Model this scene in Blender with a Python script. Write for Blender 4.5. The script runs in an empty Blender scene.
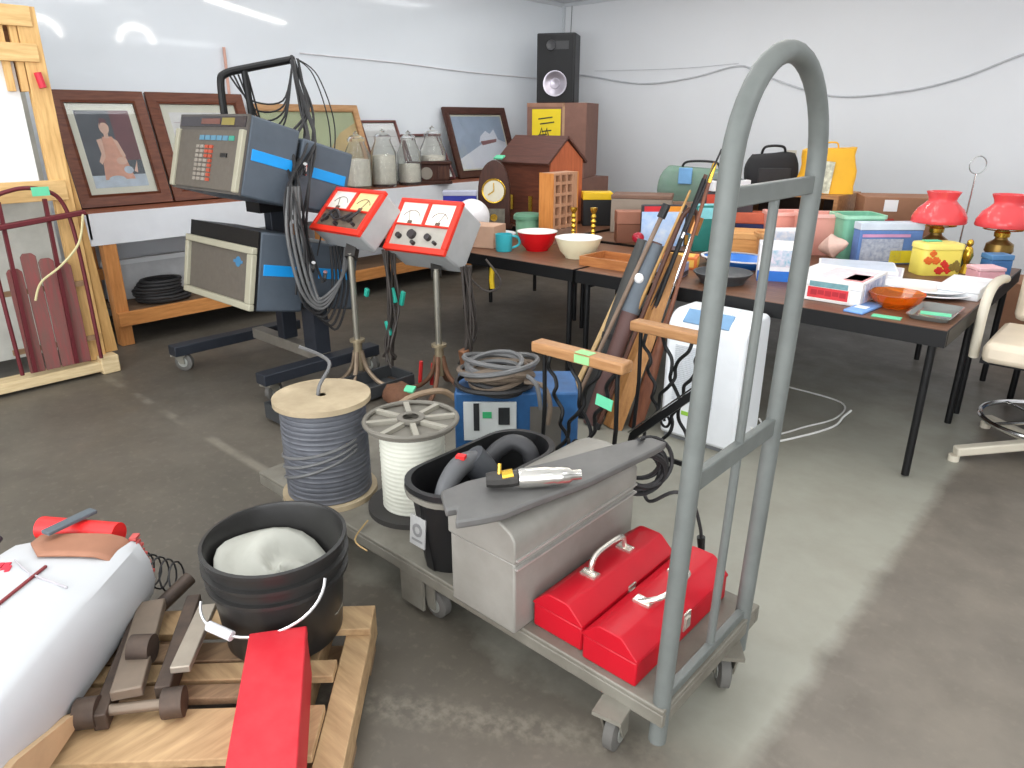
import bpy, math, random
from mathutils import Vector, Matrix
random.seed(7)
S = bpy.context.scene
COL = S.collection
# ------------------------------------------------------------------ camera
cam_d = bpy.data.cameras.new('camera'); cam = bpy.data.objects.new('camera', cam_d); COL.objects.link(cam)
cam_d.sensor_width = 36; cam_d.lens = 36 * 714 / 1024; cam_d.clip_start = .05
cam.location = (0, 0, 1.55)
cam.rotation_euler = (math.radians(90 - 20.3), 0, math.atan2(.669, .743))
S.camera = cam
# ------------------------------------------------------------------ world, lights, exposure
w = bpy.data.worlds.new('world'); S.world = w; w.use_nodes = True
w.node_tree.nodes['Background'].inputs[0].default_value = (.85, .9, 1, 1)
w.node_tree.nodes['Background'].inputs[1].default_value = .3
S.view_settings.view_transform = 'Standard'; S.view_settings.look = 'None'
S.view_settings.exposure = 0.0; S.view_settings.gamma = 1; S.view_settings.use_curve_mapping = False
def area(name, loc, sx, sy, e, col=(1, .985, .96), rot=(0, 0, 0)):
    l = bpy.data.lights.new(name, 'AREA'); l.shape = 'RECTANGLE'; l.size = sx; l.size_y = sy; l.energy = e; l.color = col
    o = bpy.data.objects.new(name, l); COL.objects.link(o); o.location = loc; o.rotation_euler = rot
    return o
LC = (.97, .99, 1)
area('ceiling_fill_light', (-1.3, 2.3, 2.85), 8.6, 8.8, 165, LC)      # added broad fill that evens the light, not a real fixture
for x, y, e in ((-4.2, .2, 10), (-4.3, 2.6, 9), (-2.0, .4, 20), (-2.2, 3.0, 14), (1.0, 1.6, 17), (-2.6, -1.6, 30), (1.4, -1.4, 16), (-4.7, 5.8, 7), (1.8, 6.4, 22)):
    area('ceiling_strip_light', (x, y, 2.84), .35, 1.5, e, LC)
# added daylight-coloured fill from behind the camera, no windows stand there
area('rear_fill_light', (-.6, -3.1, 1.5), 6.0, 2.2, 235, (.96, .98, 1), (math.radians(90), 0, 0))
area('rear_fill_light', (3.5, -1.3, 1.5), 2.6, 2.2, 85, (.96, .98, 1), (math.radians(90), 0, math.radians(90)))

# ------------------------------------------------------------------ materials
def lin(c):
    return tuple(((v / 255) / 12.92 if v / 255 <= .04045 else ((v / 255 + .055) / 1.055) ** 2.4) for v in c) + (1,)
MATS = {}
def M(name, c, rough=.6, metal=0, var=.12, scale=8, bump=0, stretch=None, spec=.5, c2=None, coat=0, trans=0, emit=0, alpha=1, ior=1.45):
    """Procedural material: noise mottling between two tones of one colour."""
    if name in MATS: return MATS[name]
    m = bpy.data.materials.new(name); m.use_nodes = True; MATS[name] = m
    nt = m.node_tree; b = nt.nodes['Principled BSDF']
    tc = nt.nodes.new('ShaderNodeTexCoord'); mp = nt.nodes.new('ShaderNodeMapping')
    if stretch: mp.inputs['Scale'].default_value = stretch
    nz = nt.nodes.new('ShaderNodeTexNoise'); nz.inputs['Scale'].default_value = scale; nz.inputs['Detail'].default_value = 6
    nz.inputs['Roughness'].default_value = .6
    nt.links.new(tc.outputs['Object'], mp.inputs['Vector']); nt.links.new(mp.outputs['Vector'], nz.inputs['Vector'])
    rp = nt.nodes.new('ShaderNodeValToRGB'); L = lin(c)
    e = rp.color_ramp.elements; e[0].position = .3; e[1].position = .7
    e[0].color = lin(c2) if c2 else tuple(v * (1 - var) for v in L[:3]) + (1,)
    e[1].color = tuple(min(1, v * (1 + var)) for v in L[:3]) + (1,)
    nt.links.new(nz.outputs['Fac'], rp.inputs['Fac']); nt.links.new(rp.outputs['Color'], b.inputs['Base Color'])
    b.inputs['Roughness'].default_value = rough; b.inputs['Metallic'].default_value = metal
    b.inputs['Specular IOR Level'].default_value = spec; b.inputs['Coat Weight'].default_value = coat
    b.inputs['Transmission Weight'].default_value = trans; b.inputs['IOR'].default_value = ior
    if emit:
        b.inputs['Emission Color'].default_value = L; b.inputs['Emission Strength'].default_value = emit
    if bump:
        bp = nt.nodes.new('ShaderNodeBump'); bp.inputs['Strength'].default_value = bump; bp.inputs['Distance'].default_value = .01
        nt.links.new(nz.outputs['Fac'], bp.inputs['Height']); nt.links.new(bp.outputs['Normal'], b.inputs['Normal'])
    return m
def wood(name, c, c2=None, axis='x', rough=.55, sc=6):
    st = {'x': (1, 9, 9), 'y': (9, 1, 9), 'z': (9, 9, 1)}[axis]
    c2 = c2 or tuple(int(v * .8) for v in c)
    return M(name, c, rough, 0, .08, sc, .12, st, .35, c2)

# ------------------------------------------------------------------ mesh builder
OFF = {}
class MB:
    def __init__(s): s.V = []; s.F = []; s.I = []; s.mi = 0
    def add(s, vs, fs):
        n = len(s.V); s.V += [Vector(v) for v in vs]; s.F += [tuple(n + i for i in f) for f in fs]; s.I += [s.mi] * len(fs); return s
    def m(s, i): s.mi = i; return s
    def bx(s, x0, x1, y0, y1, z0, z1):
        return s.add([(x0, y0, z0), (x1, y0, z0), (x1, y1, z0), (x0, y1, z0), (x0, y0, z1), (x1, y0, z1), (x1, y1, z1), (x0, y1, z1)],
                     [(3, 2, 1, 0), (4, 5, 6, 7), (0, 1, 5, 4), (1, 2, 6, 5), (2, 3, 7, 6), (3, 0, 4, 7)])
    def box(s, c, d, rz=0, rx=0, ry=0):
        R = Matrix.Rotation(rz, 3, 'Z') @ Matrix.Rotation(ry, 3, 'Y') @ Matrix.Rotation(rx, 3, 'X')
        n = len(s.V); s.bx(-d[0] / 2, d[0] / 2, -d[1] / 2, d[1] / 2, -d[2] / 2, d[2] / 2)
        for i in range(n, len(s.V)): s.V[i] = R @ s.V[i] + Vector(c)
        return s
    def beam(s, p, q, wd, th, up=(0, 0, 1)):
        p, q = Vector(p), Vector(q); d = (q - p); u = Vector(up)
        if abs(d.normalized().dot(u)) > .98: u = Vector((1, 0, 0))
        a = d.cross(u).normalized() * wd / 2; b = a.cross(d).normalized() * th / 2
        return s.add([p - a - b, p + a - b, p + a + b, p - a + b, q - a - b, q + a - b, q + a + b, q - a + b],
                     [(0, 1, 2, 3), (7, 6, 5, 4), (4, 5, 1, 0), (5, 6, 2, 1), (6, 7, 3, 2), (7, 4, 0, 3)])
    def loft(s, rings, caps=True, closed=False):
        n = len(rings[0]); base = len(s.V); vs = [v for r in rings for v in r]; fs = []
        R = len(rings)
        for i in range(R if closed else R - 1):
            for j in range(n):
                a = i * n + j; b = i * n + (j + 1) % n; k = ((i + 1) % R) * n
                fs.append((a, b, k + (j + 1) % n, k + j))
        if caps and not closed:
            fs.append(tuple(reversed(range(n)))); fs.append(tuple(range((R - 1) * n, R * n)))
        return s.add(vs, fs)
    def tube(s, pts, r, n=8, closed=False):
        P = [Vector(p) for p in pts]; k = len(P); rs = r if isinstance(r, (list, tuple)) else [r] * k
        T = []
        for i in range(k):
            if closed: t = P[(i + 1) % k] - P[i - 1]
            else: t = P[min(i + 1, k - 1)] - P[max(i - 1, 0)]
            T.append(t.normalized() if t.length > 1e-9 else Vector((0, 0, 1)))
        a = T[0].orthogonal().normalized(); rings = []
        for i in range(k):
            a = (a - T[i] * a.dot(T[i]))
            a = a.normalized() if a.length > 1e-6 else T[i].orthogonal().normalized()
            b = T[i].cross(a)
            rings.append([P[i] + (a * math.cos(2 * math.pi * j / n) + b * math.sin(2 * math.pi * j / n)) * rs[i] for j in range(n)])
        return s.loft(rings, True, closed)
    def cyl(s, p, q, r, r2=None, n=20): return s.tube([p, q], [r, r if r2 is None else r2], n)
    def lathe(s, prof, c=(0, 0, 0), n=28, sx=1, sy=1):
        c = Vector(c); rings = [[c + Vector((max(r, 1e-4) * math.cos(2 * math.pi * j / n) * sx, max(r, 1e-4) * math.sin(2 * math.pi * j / n) * sy, z)) for j in range(n)] for r, z in prof]
        return s.loft(rings, False)
    def sph(s, c, r, n=16, k=10):
        r = r if isinstance(r, (list, tuple)) else (r, r, r); c = Vector(c); rings = []
        for i in range(k + 1):
            t = -math.pi / 2 + math.pi * i / k; q = max(math.cos(t), 1e-3)
            rings.append([c + Vector((q * r[0] * math.cos(2 * math.pi * j / n), q * r[1] * math.sin(2 * math.pi * j / n), r[2] * math.sin(t))) for j in range(n)])
        return s.loft(rings)
    def torus(s, c, R, r, n=32, k=8, ax=(0, 0, 1), sx=1, sy=1):
        c = Vector(c); z = Vector(ax).normalized(); a = z.orthogonal().normalized(); b = z.cross(a)
        if abs(z.z) > .99: a, b = Vector((1, 0, 0)), Vector((0, 1, 0))
        return s.tube([c + a * R * sx * math.cos(2 * math.pi * i / n) + b * R * sy * math.sin(2 * math.pi * i / n) for i in range(n)], r, k, True)
    def prism(s, poly, axis, a0, a1):
        f = {'x': lambda u, v, a: (a, u, v), 'y': lambda u, v, a: (u, a, v), 'z': lambda u, v, a: (u, v, a)}[axis]
        return s.loft([[f(u, v, a0) for u, v in poly], [f(u, v, a1) for u, v in poly]])
    def xf(s, Mx, start=0):
        for i in range(start, len(s.V)): s.V[i] = Mx @ s.V[i]
        return s
    def build(s, name, mats, parent=None, loc=None, smooth=35, bevel=0, label=None, rot=None):
        me = bpy.data.meshes.new(name)
        off = OFF[parent.name] if parent else Vector(loc or (0, 0, 0))
        me.from_pydata([v - off for v in s.V], [], s.F); me.validate()
        mats = mats if isinstance(mats, (list, tuple)) else [mats]
        for m in mats: me.materials.append(m)
        if len(me.polygons) == len(s.I):
            for p, i in zip(me.polygons, s.I): p.material_index = i
        import bmesh
        bm = bmesh.new(); bm.from_mesh(me); bmesh.ops.recalc_face_normals(bm, faces=bm.faces); bm.to_mesh(me); bm.free()
        for p in me.polygons: p.use_smooth = smooth > 0
        if smooth: me.set_sharp_from_angle(angle=math.radians(smooth))
        o = bpy.data.objects.new(name, me); COL.objects.link(o)
        if parent: o.parent = parent; OFF[o.name] = off
        else: o.location = off; OFF[o.name] = off
        if bevel:
            b = o.modifiers.new('bevel', 'BEVEL'); b.width = bevel; b.segments = 2; b.limit_method = 'ANGLE'; b.angle_limit = math.radians(40)
        if label: o['label'] = label
        return o
def thing(name, label, cat, loc=(0, 0, 0), rz=0, group=None, local=False):
    o = bpy.data.objects.new(name, None); COL.objects.link(o); o.empty_display_size = .05
    o.location = loc; o.rotation_euler = (0, 0, rz); OFF[o.name] = Vector((0, 0, 0)) if (local or rz) else Vector(loc)
    o['label'] = label; o['category'] = cat
    if group: o['group'] = group
    return o
def tag(o, label, cat, group=None):
    o['label'] = label; o['category'] = cat
    if group: o['group'] = group
    return o
def struct(name, mb, m, smooth=0):
    o = mb.build(name, m, None, (0, 0, 0), smooth); o['kind'] = 'structure'; return o
def copy_tree(o, parent=None):
    c = o.copy(); COL.objects.link(c)
    if parent: c.parent = parent
    for ch in o.children: copy_tree(ch, c)
    return c
def rrect(cx, cy, hx, hy, r, n=5):
    P = []
    for k, (sx, sy) in enumerate([(1, 1), (-1, 1), (-1, -1), (1, -1)]):
        for i in range(n + 1):
            t = math.pi / 2 * (k + i / n); P.append((cx + sx * (hx - r) + r * math.cos(t), cy + sy * (hy - r) + r * math.sin(t)))
    return P
def curve_pts(P, k=8):
    P = [Vector(p) for p in P]; out = []
    for i in range(len(P) - 1):
        p0, p1, p2, p3 = P[max(i - 1, 0)], P[i], P[i + 1], P[min(i + 2, len(P) - 1)]
        for j in range(k):
            t = j / k
            out.append(.5 * ((2 * p1) + (p2 - p0) * t + (2 * p0 - 5 * p1 + 4 * p2 - p3) * t * t + (3 * p1 - p0 - 3 * p2 + p3) * t ** 3))
    out.append(P[-1]); return out

# common materials
steel_grey = M('grey_painted_steel', (150, 152, 146), .45, .3, .1, 14)
dark_steel = M('dark_steel', (70, 68, 66), .45, .6, .25, 12)
chrome = M('chrome', (215, 215, 215), .18, 1, .03)
black_pl = M('black_plastic', (26, 26, 27), .45, 0, .15)
black_metal = M('black_metal', (15, 15, 16), .5, .2, .15)
rubber = M('grey_rubber', (92, 90, 86), .7, 0, .15)
white_pl = M('white_plastic', (232, 236, 238), .4, 0, .02)
mint = M('mint_price_tag', (105, 205, 160), .6, 0, .05)
brass = M('brass', (214, 176, 70), .25, .9, .1)
redp = M('red_enamel', (178, 14, 32), .38, 0, .08, 6, spec=.35)
cable_blk = M('black_cable', (40, 39, 40), .55, 0, .2)
cable_gry = M('grey_cable', (98, 98, 98), .5, 0, .2)
raw_wood = wood('raw_pine', (222, 178, 116), (198, 150, 90), 'z', .6)
raw_wood_x = wood('raw_pine_long', (212, 168, 112), (184, 138, 84), 'x', .6)
raw_wood_y = wood('raw_pine_across', (222, 182, 126), (200, 156, 98), 'y', .6)
dark_wood = wood('dark_wood', (74, 42, 30), (54, 30, 22), 'z', .45)
paper = M('white_paper', (236, 236, 236), .7, 0, .02)

# ------------------------------------------------------------------ room
XL, YB, ZC = -6.0, 7.6, 2.86
fm = bpy.data.materials.new('worn_concrete'); fm.use_nodes = True
nt = fm.node_tree; N = nt.nodes; LK = nt.links.new; bs = N['Principled BSDF']
tc = N.new('ShaderNodeTexCoord'); sep = N.new('ShaderNodeSeparateXYZ'); LK(tc.outputs['Object'], sep.inputs[0])
def noise(sc, det=6, ro=.6):
    n = N.new('ShaderNodeTexNoise'); n.inputs['Scale'].default_value = sc; n.inputs['Detail'].default_value = det; n.inputs['Roughness'].default_value = ro
    LK(tc.outputs['Object'], n.inputs['Vector']); return n.outputs['Fac']
def mth(op, a, b=None, cl=False):
    n = N.new('ShaderNodeMath'); n.operation = op; n.use_clamp = cl
    for i, v in enumerate((a, b)):
        if v is None: continue
        if isinstance(v, (int, float)): n.inputs[i].default_value = v
        else: LK(v, n.inputs[i])
    return n.outputs[0]
def mixc(f, a, b):
    n = N.new('ShaderNodeMix'); n.data_type = 'RGBA'
    if isinstance(f, (int, float)): n.inputs[0].default_value = f
    else: LK(f, n.inputs[0])
    for i, v in ((6, a), (7, b)):
        if isinstance(v, tuple): n.inputs[i].default_value = v
        else: LK(v, n.inputs[i])
    return n.outputs[2]
def ramp(v, lo, hi):   # 0..1 between lo and hi
    return mth('MULTIPLY', mth('SUBTRACT', v, lo), 1 / (hi - lo), True)
n1, n2, n3 = noise(.9), noise(4.5), noise(30, 4)
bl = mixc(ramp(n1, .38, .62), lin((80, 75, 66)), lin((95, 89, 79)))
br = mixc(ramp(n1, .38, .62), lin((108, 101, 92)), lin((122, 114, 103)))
base = mixc(ramp(sep.outputs[0], -1.3, -.5), bl, br)  # floor's own darker tone to the left, with shade near the truck painted in
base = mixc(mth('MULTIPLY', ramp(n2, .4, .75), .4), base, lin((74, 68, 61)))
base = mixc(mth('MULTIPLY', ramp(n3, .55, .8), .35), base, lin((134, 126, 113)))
wx = mth('ADD', sep.outputs[0], mth('MULTIPLY', mth('SUBTRACT', n2, .5), .10))
wy = mth('ADD', sep.outputs[1], mth('MULTIPLY', mth('SUBTRACT', n2, .5), .5))
m1 = mth('MULTIPLY', ramp(wx, -.44, -.5), ramp(mth('ADD', sep.outputs[0], mth('MULTIPLY', mth('SUBTRACT', n1, .5), .8)), -2.7, -1.8))
m2 = mth('MULTIPLY', ramp(wy, 1.25, 1.5), ramp(wy, 5.2, 4.2))
mask = mth('MULTIPLY', m1, m2)
beige = mixc(mth('MULTIPLY', ramp(n2, .4, .7), .6), lin((150, 149, 137)), lin((138, 135, 122)))
beige = mixc(mth('MULTIPLY', ramp(n1, .5, .7), .5), beige, lin((130, 125, 112)))
col = mixc(mth('MULTIPLY', mask, .95), base, beige)
seam = mth('MULTIPLY', mth('MULTIPLY', ramp(mth('ABSOLUTE', mth('SUBTRACT', sep.outputs[1], 1.46)), .035, .012), ramp(n2, .42, .6)), ramp(sep.outputs[0], -2.2, -2.7))
seam2 = mth('MULTIPLY', ramp(mth('ABSOLUTE', mth('SUBTRACT', mth('ADD', sep.outputs[1], mth('MULTIPLY', sep.outputs[0], -.6)), 1.72)), .09, .02), ramp(n3, .4, .6))
seam2 = mth('MULTIPLY', seam2, ramp(mth('ABSOLUTE', mth('ADD', sep.outputs[0], 1.0)), .7, .3))
col = mixc(mth('MULTIPLY', mth('MAXIMUM', seam, seam2), .45), col, lin((140, 134, 120)))
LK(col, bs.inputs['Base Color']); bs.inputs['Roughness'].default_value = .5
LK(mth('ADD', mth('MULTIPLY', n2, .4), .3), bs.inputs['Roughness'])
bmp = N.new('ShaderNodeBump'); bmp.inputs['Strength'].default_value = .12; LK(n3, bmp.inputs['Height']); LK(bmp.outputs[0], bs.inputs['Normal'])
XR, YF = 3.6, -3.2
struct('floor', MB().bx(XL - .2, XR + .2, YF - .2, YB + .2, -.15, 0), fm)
wallm = M('glossy_white_wall_panel', (226, 231, 236), .06, 0, .012, 2)
wallm2 = M('white_wall_paint', (228, 230, 233), .4, 0, .012, 2)
struct('wall_left', MB().bx(XL - .15, XL, YF, YB, 0, ZC), wallm)
struct('wall_back', MB().bx(XL - .15, XR + .15, YB, YB + .15, 0, ZC), wallm2)
struct('wall_right', MB().bx(XR, XR + .15, YF, YB, 0, ZC), wallm2)
struct('wall_front', MB().bx(XL - .15, XR + .15, YF - .15, YF, 0, ZC), wallm2)
struct('ceiling', MB().bx(XL - .15, XR + .15, YF - .15, YB + .15, ZC, ZC + .15), M('white_ceiling', (214, 216, 218), .8, 0, .02))
trimm = M('pale_trim', (205, 209, 213), .5, 0, .02)
struct('trim_1', MB().bx(XL, XL + .03, YB - .03, YB, 0, ZC), trimm)
struct('trim_2', MB().bx(XL, XR, YB - .025, YB, ZC - .035, ZC), trimm)
struct('trim_3', MB().bx(XL, XL + .025, YF, YB, ZC - .035, ZC), trimm)
struct('baseboard_left', MB().bx(XL, XL + .015, YF, YB - .03, 0, .1), M('grey_baseboard', (110, 106, 100), .6))
struct('baseboard_back', MB().bx(XL + .03, XR, YB - .015, YB, 0, .1), MATS['grey_baseboard'])
# arched lamps and the long tube that show as reflections in the glossy wall
lampm = M('lit_tube', (255, 250, 240), .5, 0, 0, emit=30)
def arch_lamp(x, y, z, lab):
    t = thing('arched_ceiling_lamp', lab, 'lamp', (x, y, z), group=None)
    P = [(x, y + .21 * math.cos(math.pi * i / 18), z + .21 * math.sin(math.pi * i / 18) * .9) for i in range(19)]
    MB().tube(P, .026, 10).build('lamp_tube', lampm, t)
    m = MB(); m.bx(x - .03, x + .03, y - .25, y + .25, z - .05, z - .0); m.build('lamp_holder', white_pl, t)
    MB().cyl((x, y, z - .0), (x, y, ZC), .012).build('hanger_rod', chrome, t)
    return t
arch_lamp(-1.5, 4.36, 2.5, 'arched white ceiling lamp farther from the camera, mirrored in the glossy left wall')
arch_lamp(-1.5, 3.26, 2.50, 'arched white ceiling lamp nearer the camera, mirrored at the wall edge above the crate')
t = thing('tube_lamp', 'long fluorescent tube lamp on the ceiling mirrored high in the left wall', 'lamp', (-3.0, 5.15, 2.83))
MB().cyl((-3.62, 4.3, 2.80), (-2.4, 5.98, 2.80), .03).build('lamp_tube', lampm, t)
MB().beam((-3.65, 4.26, 2.835), (-2.37, 6.02, 2.835), .12, .05).build('lamp_housing', white_pl, t)
# ------------------------------------------------------------------ platform truck and its load
TR = (-1.55, 1.52, 0)
t = thing('platform_truck', 'long grey steel platform truck with a tall arched push handle and casters', 'cart', TR)
m = MB(); m.bx(-2.52, -.63, 1.25, 1.80, .185, .2); m.bx(-2.52, -.63, 1.25, 1.275, .145, .185); m.bx(-2.52, -.63, 1.775, 1.80, .145, .185)
m.bx(-2.52, -2.49, 1.275, 1.775, .145, .185); m.bx(-.66, -.63, 1.275, 1.775, .145, .185)
for x in (-2.1, -1.52, -1.05): m.bx(x - .03, x + .03, 1.275, 1.775, .15, .185)
deckm = M('worn_deck_steel', (124, 121, 111), .55, .15, .12, 6, c2=(102, 97, 87))
m.build('deck', deckm, t, bevel=.004)
def posty(z, s): return (1.263 if s < 0 else 1.715) + .062 * z
P = [(-.65, posty(z, -1), z) for z in (.085, .5, 1.0, 1.42)]
c0, c1 = posty(1.44, -1), posty(1.44, 1); cc, rr = (c0 + c1) / 2, (c1 - c0) / 2
P += [(-.65, cc - rr * math.cos(math.pi * i / 20) + .0 * i, 1.44 + rr * math.sin(math.pi * i / 20) * 1.07) for i in range(0, 21)]
P += [(-.65, posty(z, 1), z) for z in (1.42, 1.0, .5, .085)]
handm = M('handle_grey_paint', (102, 106, 103), .5, .1, .12, 10)
MB().tube(P, .0225, 14).build('push_handle', handm, t)
for z0, z1 in ((1.385, 1.425), (.765, .812), (.145, .225)):
    zc = (z0 + z1) / 2
    MB().bx(-.662, -.64, posty(zc, -1), posty(zc, 1), z0, z1).build('crossbar', handm, t, bevel=.003)
MB().tube([(-.652, 1.525, .22), (-.652, 1.59, 1.40)], .0115, 10).build('upright_bar', handm, t)
def caster(x, y, rz, par, r=.05, zt=.15, plate=True):
    m = MB(); m.bx(-.05, .05, -.04, .04, zt - .012, zt)
    for s in (-1, 1):
        m.prism([(-.035, zt - .01), (.035, zt - .01), (.015 + .02, r - .01), (-.015 + .02, r - .01)], 'y', s * .026 - .003, s * .026 + .003)
    if plate: m.cyl((0, 0, zt - .03), (0, 0, zt - .01), .03)
    Mx = Matrix.Translation((x, y, 0)) @ Matrix.Rotation(rz, 4, 'Z')
    o = m.xf(Mx).build('caster', deckm, par)
    wl = MB(); wl.lathe([(.012, -.019), (r * .7, -.019), (r, -.013), (r, .013), (r * .7, .019), (.012, .019)], n=26)
    wl.mi = 1; wl.lathe([(.0, -.021), (r * .55, -.021), (r * .55, .021), (.0, .021)], n=20)
    wl.xf(Mx @ Matrix.Translation((.02, 0, r)) @ Matrix.Rotation(math.pi / 2, 4, 'X')).build('wheel', [rubber, steel_grey], o)
caster(-.76, 1.235, 1.75, t, .058); caster(-.645, 1.63, 2.2, t, .056)
caster(-1.52, 1.30, 0, t); caster(-1.52, 1.75, 0, t); caster(-2.4, 1.31, .5, t); caster(-2.4, 1.74, 1.0, t)
MB().bx(-1.63, -1.52, 1.252, 1.262, .03, .15).build('axle_bracket', deckm, t)
# red toolboxes
def toolbox(x0, x1, y0, y1, z0, lab, upright):
    h, t_ = .075, .125
    r = thing('toolbox', lab, 'toolbox', ((x0 + x1) / 2, (y0 + y1) / 2, z0), group=None)
    w_ = x1 - x0
    MB().bx(x0, x1, y0, y1, z0, z0 + h).build('body', redp, r, bevel=.006)
    pr = [(x0 - .002, z0 + h), (x1 + .002, z0 + h), (x1 + .002, z0 + h + .006), (x0 + w_ * .74, z0 + t_), (x0 + w_ * .68, z0 + t_ + .004), (x0 + w_ * .32, z0 + t_ + .004), (x0 + w_ * .26, z0 + t_), (x0 - .002, z0 + h + .006)]
    MB().prism(pr, 'y', y0 - .002, y1 + .002).build('lid', redp, r, bevel=.004)
    xc, yc = (x0 + x1) / 2, (y0 + y1) / 2; zt = z0 + t_ + .006
    if upright: hp = [(xc, yc - .085, zt), (xc + .0, yc - .08, zt + .035), (xc + .0, yc - .05, zt + .055), (xc, yc + .05, zt + .055), (xc, yc + .08, zt + .035), (xc, yc + .085, zt)]
    else: hp = [(xc - .01, yc - .095, zt), (xc + .03, yc - .085, zt + .02), (xc + .05, yc - .05, zt + .03), (xc + .05, yc + .05, zt + .03), (xc + .03, yc + .085, zt + .02), (xc - .01, yc + .095, zt)]
    ho = MB().tube(curve_pts(hp, 5), .008, 8).build('handle', M('nickel', (222, 216, 206), .25, .8, .05), r)
    for s in (-1, 1):
        MB().box((xc, yc + s * .09, zt), (.05, .03, .012)).cyl((xc - .02, yc + s * .09, zt + .008), (xc + .02, yc + s * .09, zt + .008), .006).build('handle_bracket', MATS['nickel'], ho)
    m = MB(); m.bx(x1, x1 + .005, yc - .018, yc + .018, z0 + .035, z0 + h + .015); m.bx(x1 + .005, x1 + .009, yc - .012, yc + .012, z0 + .045, z0 + h); m.build('latch', MATS['nickel'], r)
toolbox(-1.075, -.905, 1.285, 1.76, .2, 'red toolbox next to the big grey chest, its silver handle standing up', True)
toolbox(-.893, -.725, 1.27, 1.765, .2, 'red toolbox beside the truck handle posts, with a glossy streak and lowered handle', False)
# grey chest
G = M('grey_chest_paint', (142, 139, 132), .45, .1, .08, 5, c2=(126, 123, 116))
r = thing('tool_chest', 'large plain grey metal tool chest in the middle of the platform truck', 'toolbox', (-1.22, 1.5, .2))
MB().bx(-1.335, -1.085, 1.215, 1.80, .2, .43).build('body', G, r, bevel=.006)
prof = [(-1.34, .43), (-1.08, .43), (-1.08, .50), (-1.095, .522), (-1.145, .548), (-1.21, .556), (-1.275, .548), (-1.325, .522), (-1.34, .50)]
MB().prism(prof, 'y', 1.21, 1.805).build('lid', G, r, bevel=.005)
m = MB()
for z in (.412, .44): m.bx(-1.085, -1.074, 1.215, 1.8, z, z + .006)
m.build('lid_bead', M('light_grey_bead', (176, 173, 168), .35, .4), r)
# dark panel across the chest
pnl = [(-1.153, 1.085), (-1.20, 1.14), (-1.215, 1.11), (-1.30, 1.17), (-1.29, 1.26), (-1.19, 1.52), (-1.10, 1.80), (-1.06, 1.87), (-1.00, 1.87), (-1.0, 1.80), (-1.03, 1.5), (-1.075, 1.29), (-1.09, 1.2), (-1.12, 1.14)]
m = MB(); m.prism([(x - .02, y) for x, y in pnl], 'z', .561, .586)
tag(m.build('flat_panel', M('dark_grey_moulding', (98, 97, 95), .5, .1, .15, 10), None, (-1.14, 1.5, .56), bevel=.006), 'flat tapering dark grey panel lying across the grey chest lid', 'panel')
# air tool
r = thing('air_tool', 'silver air tool with a brass fitting lying on the dark grey panel', 'tool', (-1.17, 1.4, .587))
def axis_lathe(m, p, q, prof, n=18):
    p, q = Vector(p), Vector(q); d = q - p; Rm = Vector((0, 0, 1)).rotation_difference(d.normalized()).to_matrix().to_4x4()
    k = len(m.V); m.lathe([(r_, z * d.length) for r_, z in prof], n=n); return m.xf(Matrix.Translation(p) @ Rm, k)
a, b = (-1.17, 1.325, .617), (-1.055, 1.46, .617)
axis_lathe(MB(), a, b, [(.0, 0), (.026, .0), (.029, .05), (.029, .45), (.025, .55), (.027, .6), (.024, .8), (.016, .86), (.015, 1), (0, 1)]).build('barrel', M('polished_alloy', (200, 198, 192), .22, .9, .1), r)
axis_lathe(MB(), (-1.235, 1.265, .612), a, [(0, 0), (.02, 0), (.024, .2), (.024, .8), (.02, 1), (0, 1)], 10).build('throttle_body', dark_steel, r)
MB().cyl((-1.205, 1.285, .63), (-1.212, 1.295, .66), .006).cyl((-1.20, 1.292, .625), (-1.18, 1.315, .63), .017).build('fitting', brass, r)
# black tote with tool
r = thing('utility_tote', 'black oval plastic tote on the truck with a grey label on its end', 'tub', (-1.53, 1.5, .2))
def oval(hx, hy, z, cx=-1.487, cy=1.51, rr=.12): return [Vector((x, y, z)) for x, y in rrect(cx, cy, hx * .84, hy * .97, min(rr, hx - .002), 7)]
rings = [oval(.115, .25, .2), oval(.12, .255, .21), oval(.145, .285, .48), oval(.158, .298, .482), oval(.158, .298, .50), oval(.142, .282, .50), oval(.138, .278, .47), oval(.11, .24, .215)]
MB().loft(rings, True).build('tub_body', black_pl, r, smooth=50)
m = MB(); m.loft([oval(.152, .292, .455), oval(.158, .298, .46), oval(.16, .30, .478), oval(.15, .29, .479)], False); m.build('rim_band', M('grey_rim', (120, 117, 108), .55), r)
m = MB(); m.box((-1.51, 1.238, .345), (.07, .004, .10), rx=-.10); m.mi = 1; m.lathe([(.012, 0), (.022, 0), (.022, .002), (.012, .002)], n=18); k_ = len(m.V) - 72; m.xf(Matrix.Translation((-1.51, 1.2365, .35)) @ Matrix.Rotation(math.pi / 2 - .1, 4, 'X'), k_); m.box((-1.51, 1.2335, .315), (.05, .003, .008), rx=-.10)
m.build('label_plate', [M('grey_label', (158, 158, 156), .5), M('label_mark', (120, 120, 120), .5)], r)
r = thing('power_tool', 'grey and black hand power tool with a red switch inside the black tote', 'tool', (-1.5, 1.42, .3))
m = MB(); m.tube(curve_pts([(-1.43, 1.26, .44), (-1.465, 1.32, .485), (-1.495, 1.42, .515), (-1.495, 1.51, .50)], 6), [.018 + .016 * math.sin(i / 18 * 2.4) for i in range(19)], 12)
tg = M('tool_grey', (92, 93, 95), .45, .1, .1); m.build('grip', tg, r)
MB().tube(curve_pts([(-1.505, 1.47, .52), (-1.475, 1.51, .45), (-1.455, 1.53, .36), (-1.455, 1.53, .24)], 5), [.05] * 8 + [.055] * 8, 14).build('motor_housing', M('tool_dark_grey', (70, 72, 76), .45), r)
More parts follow.
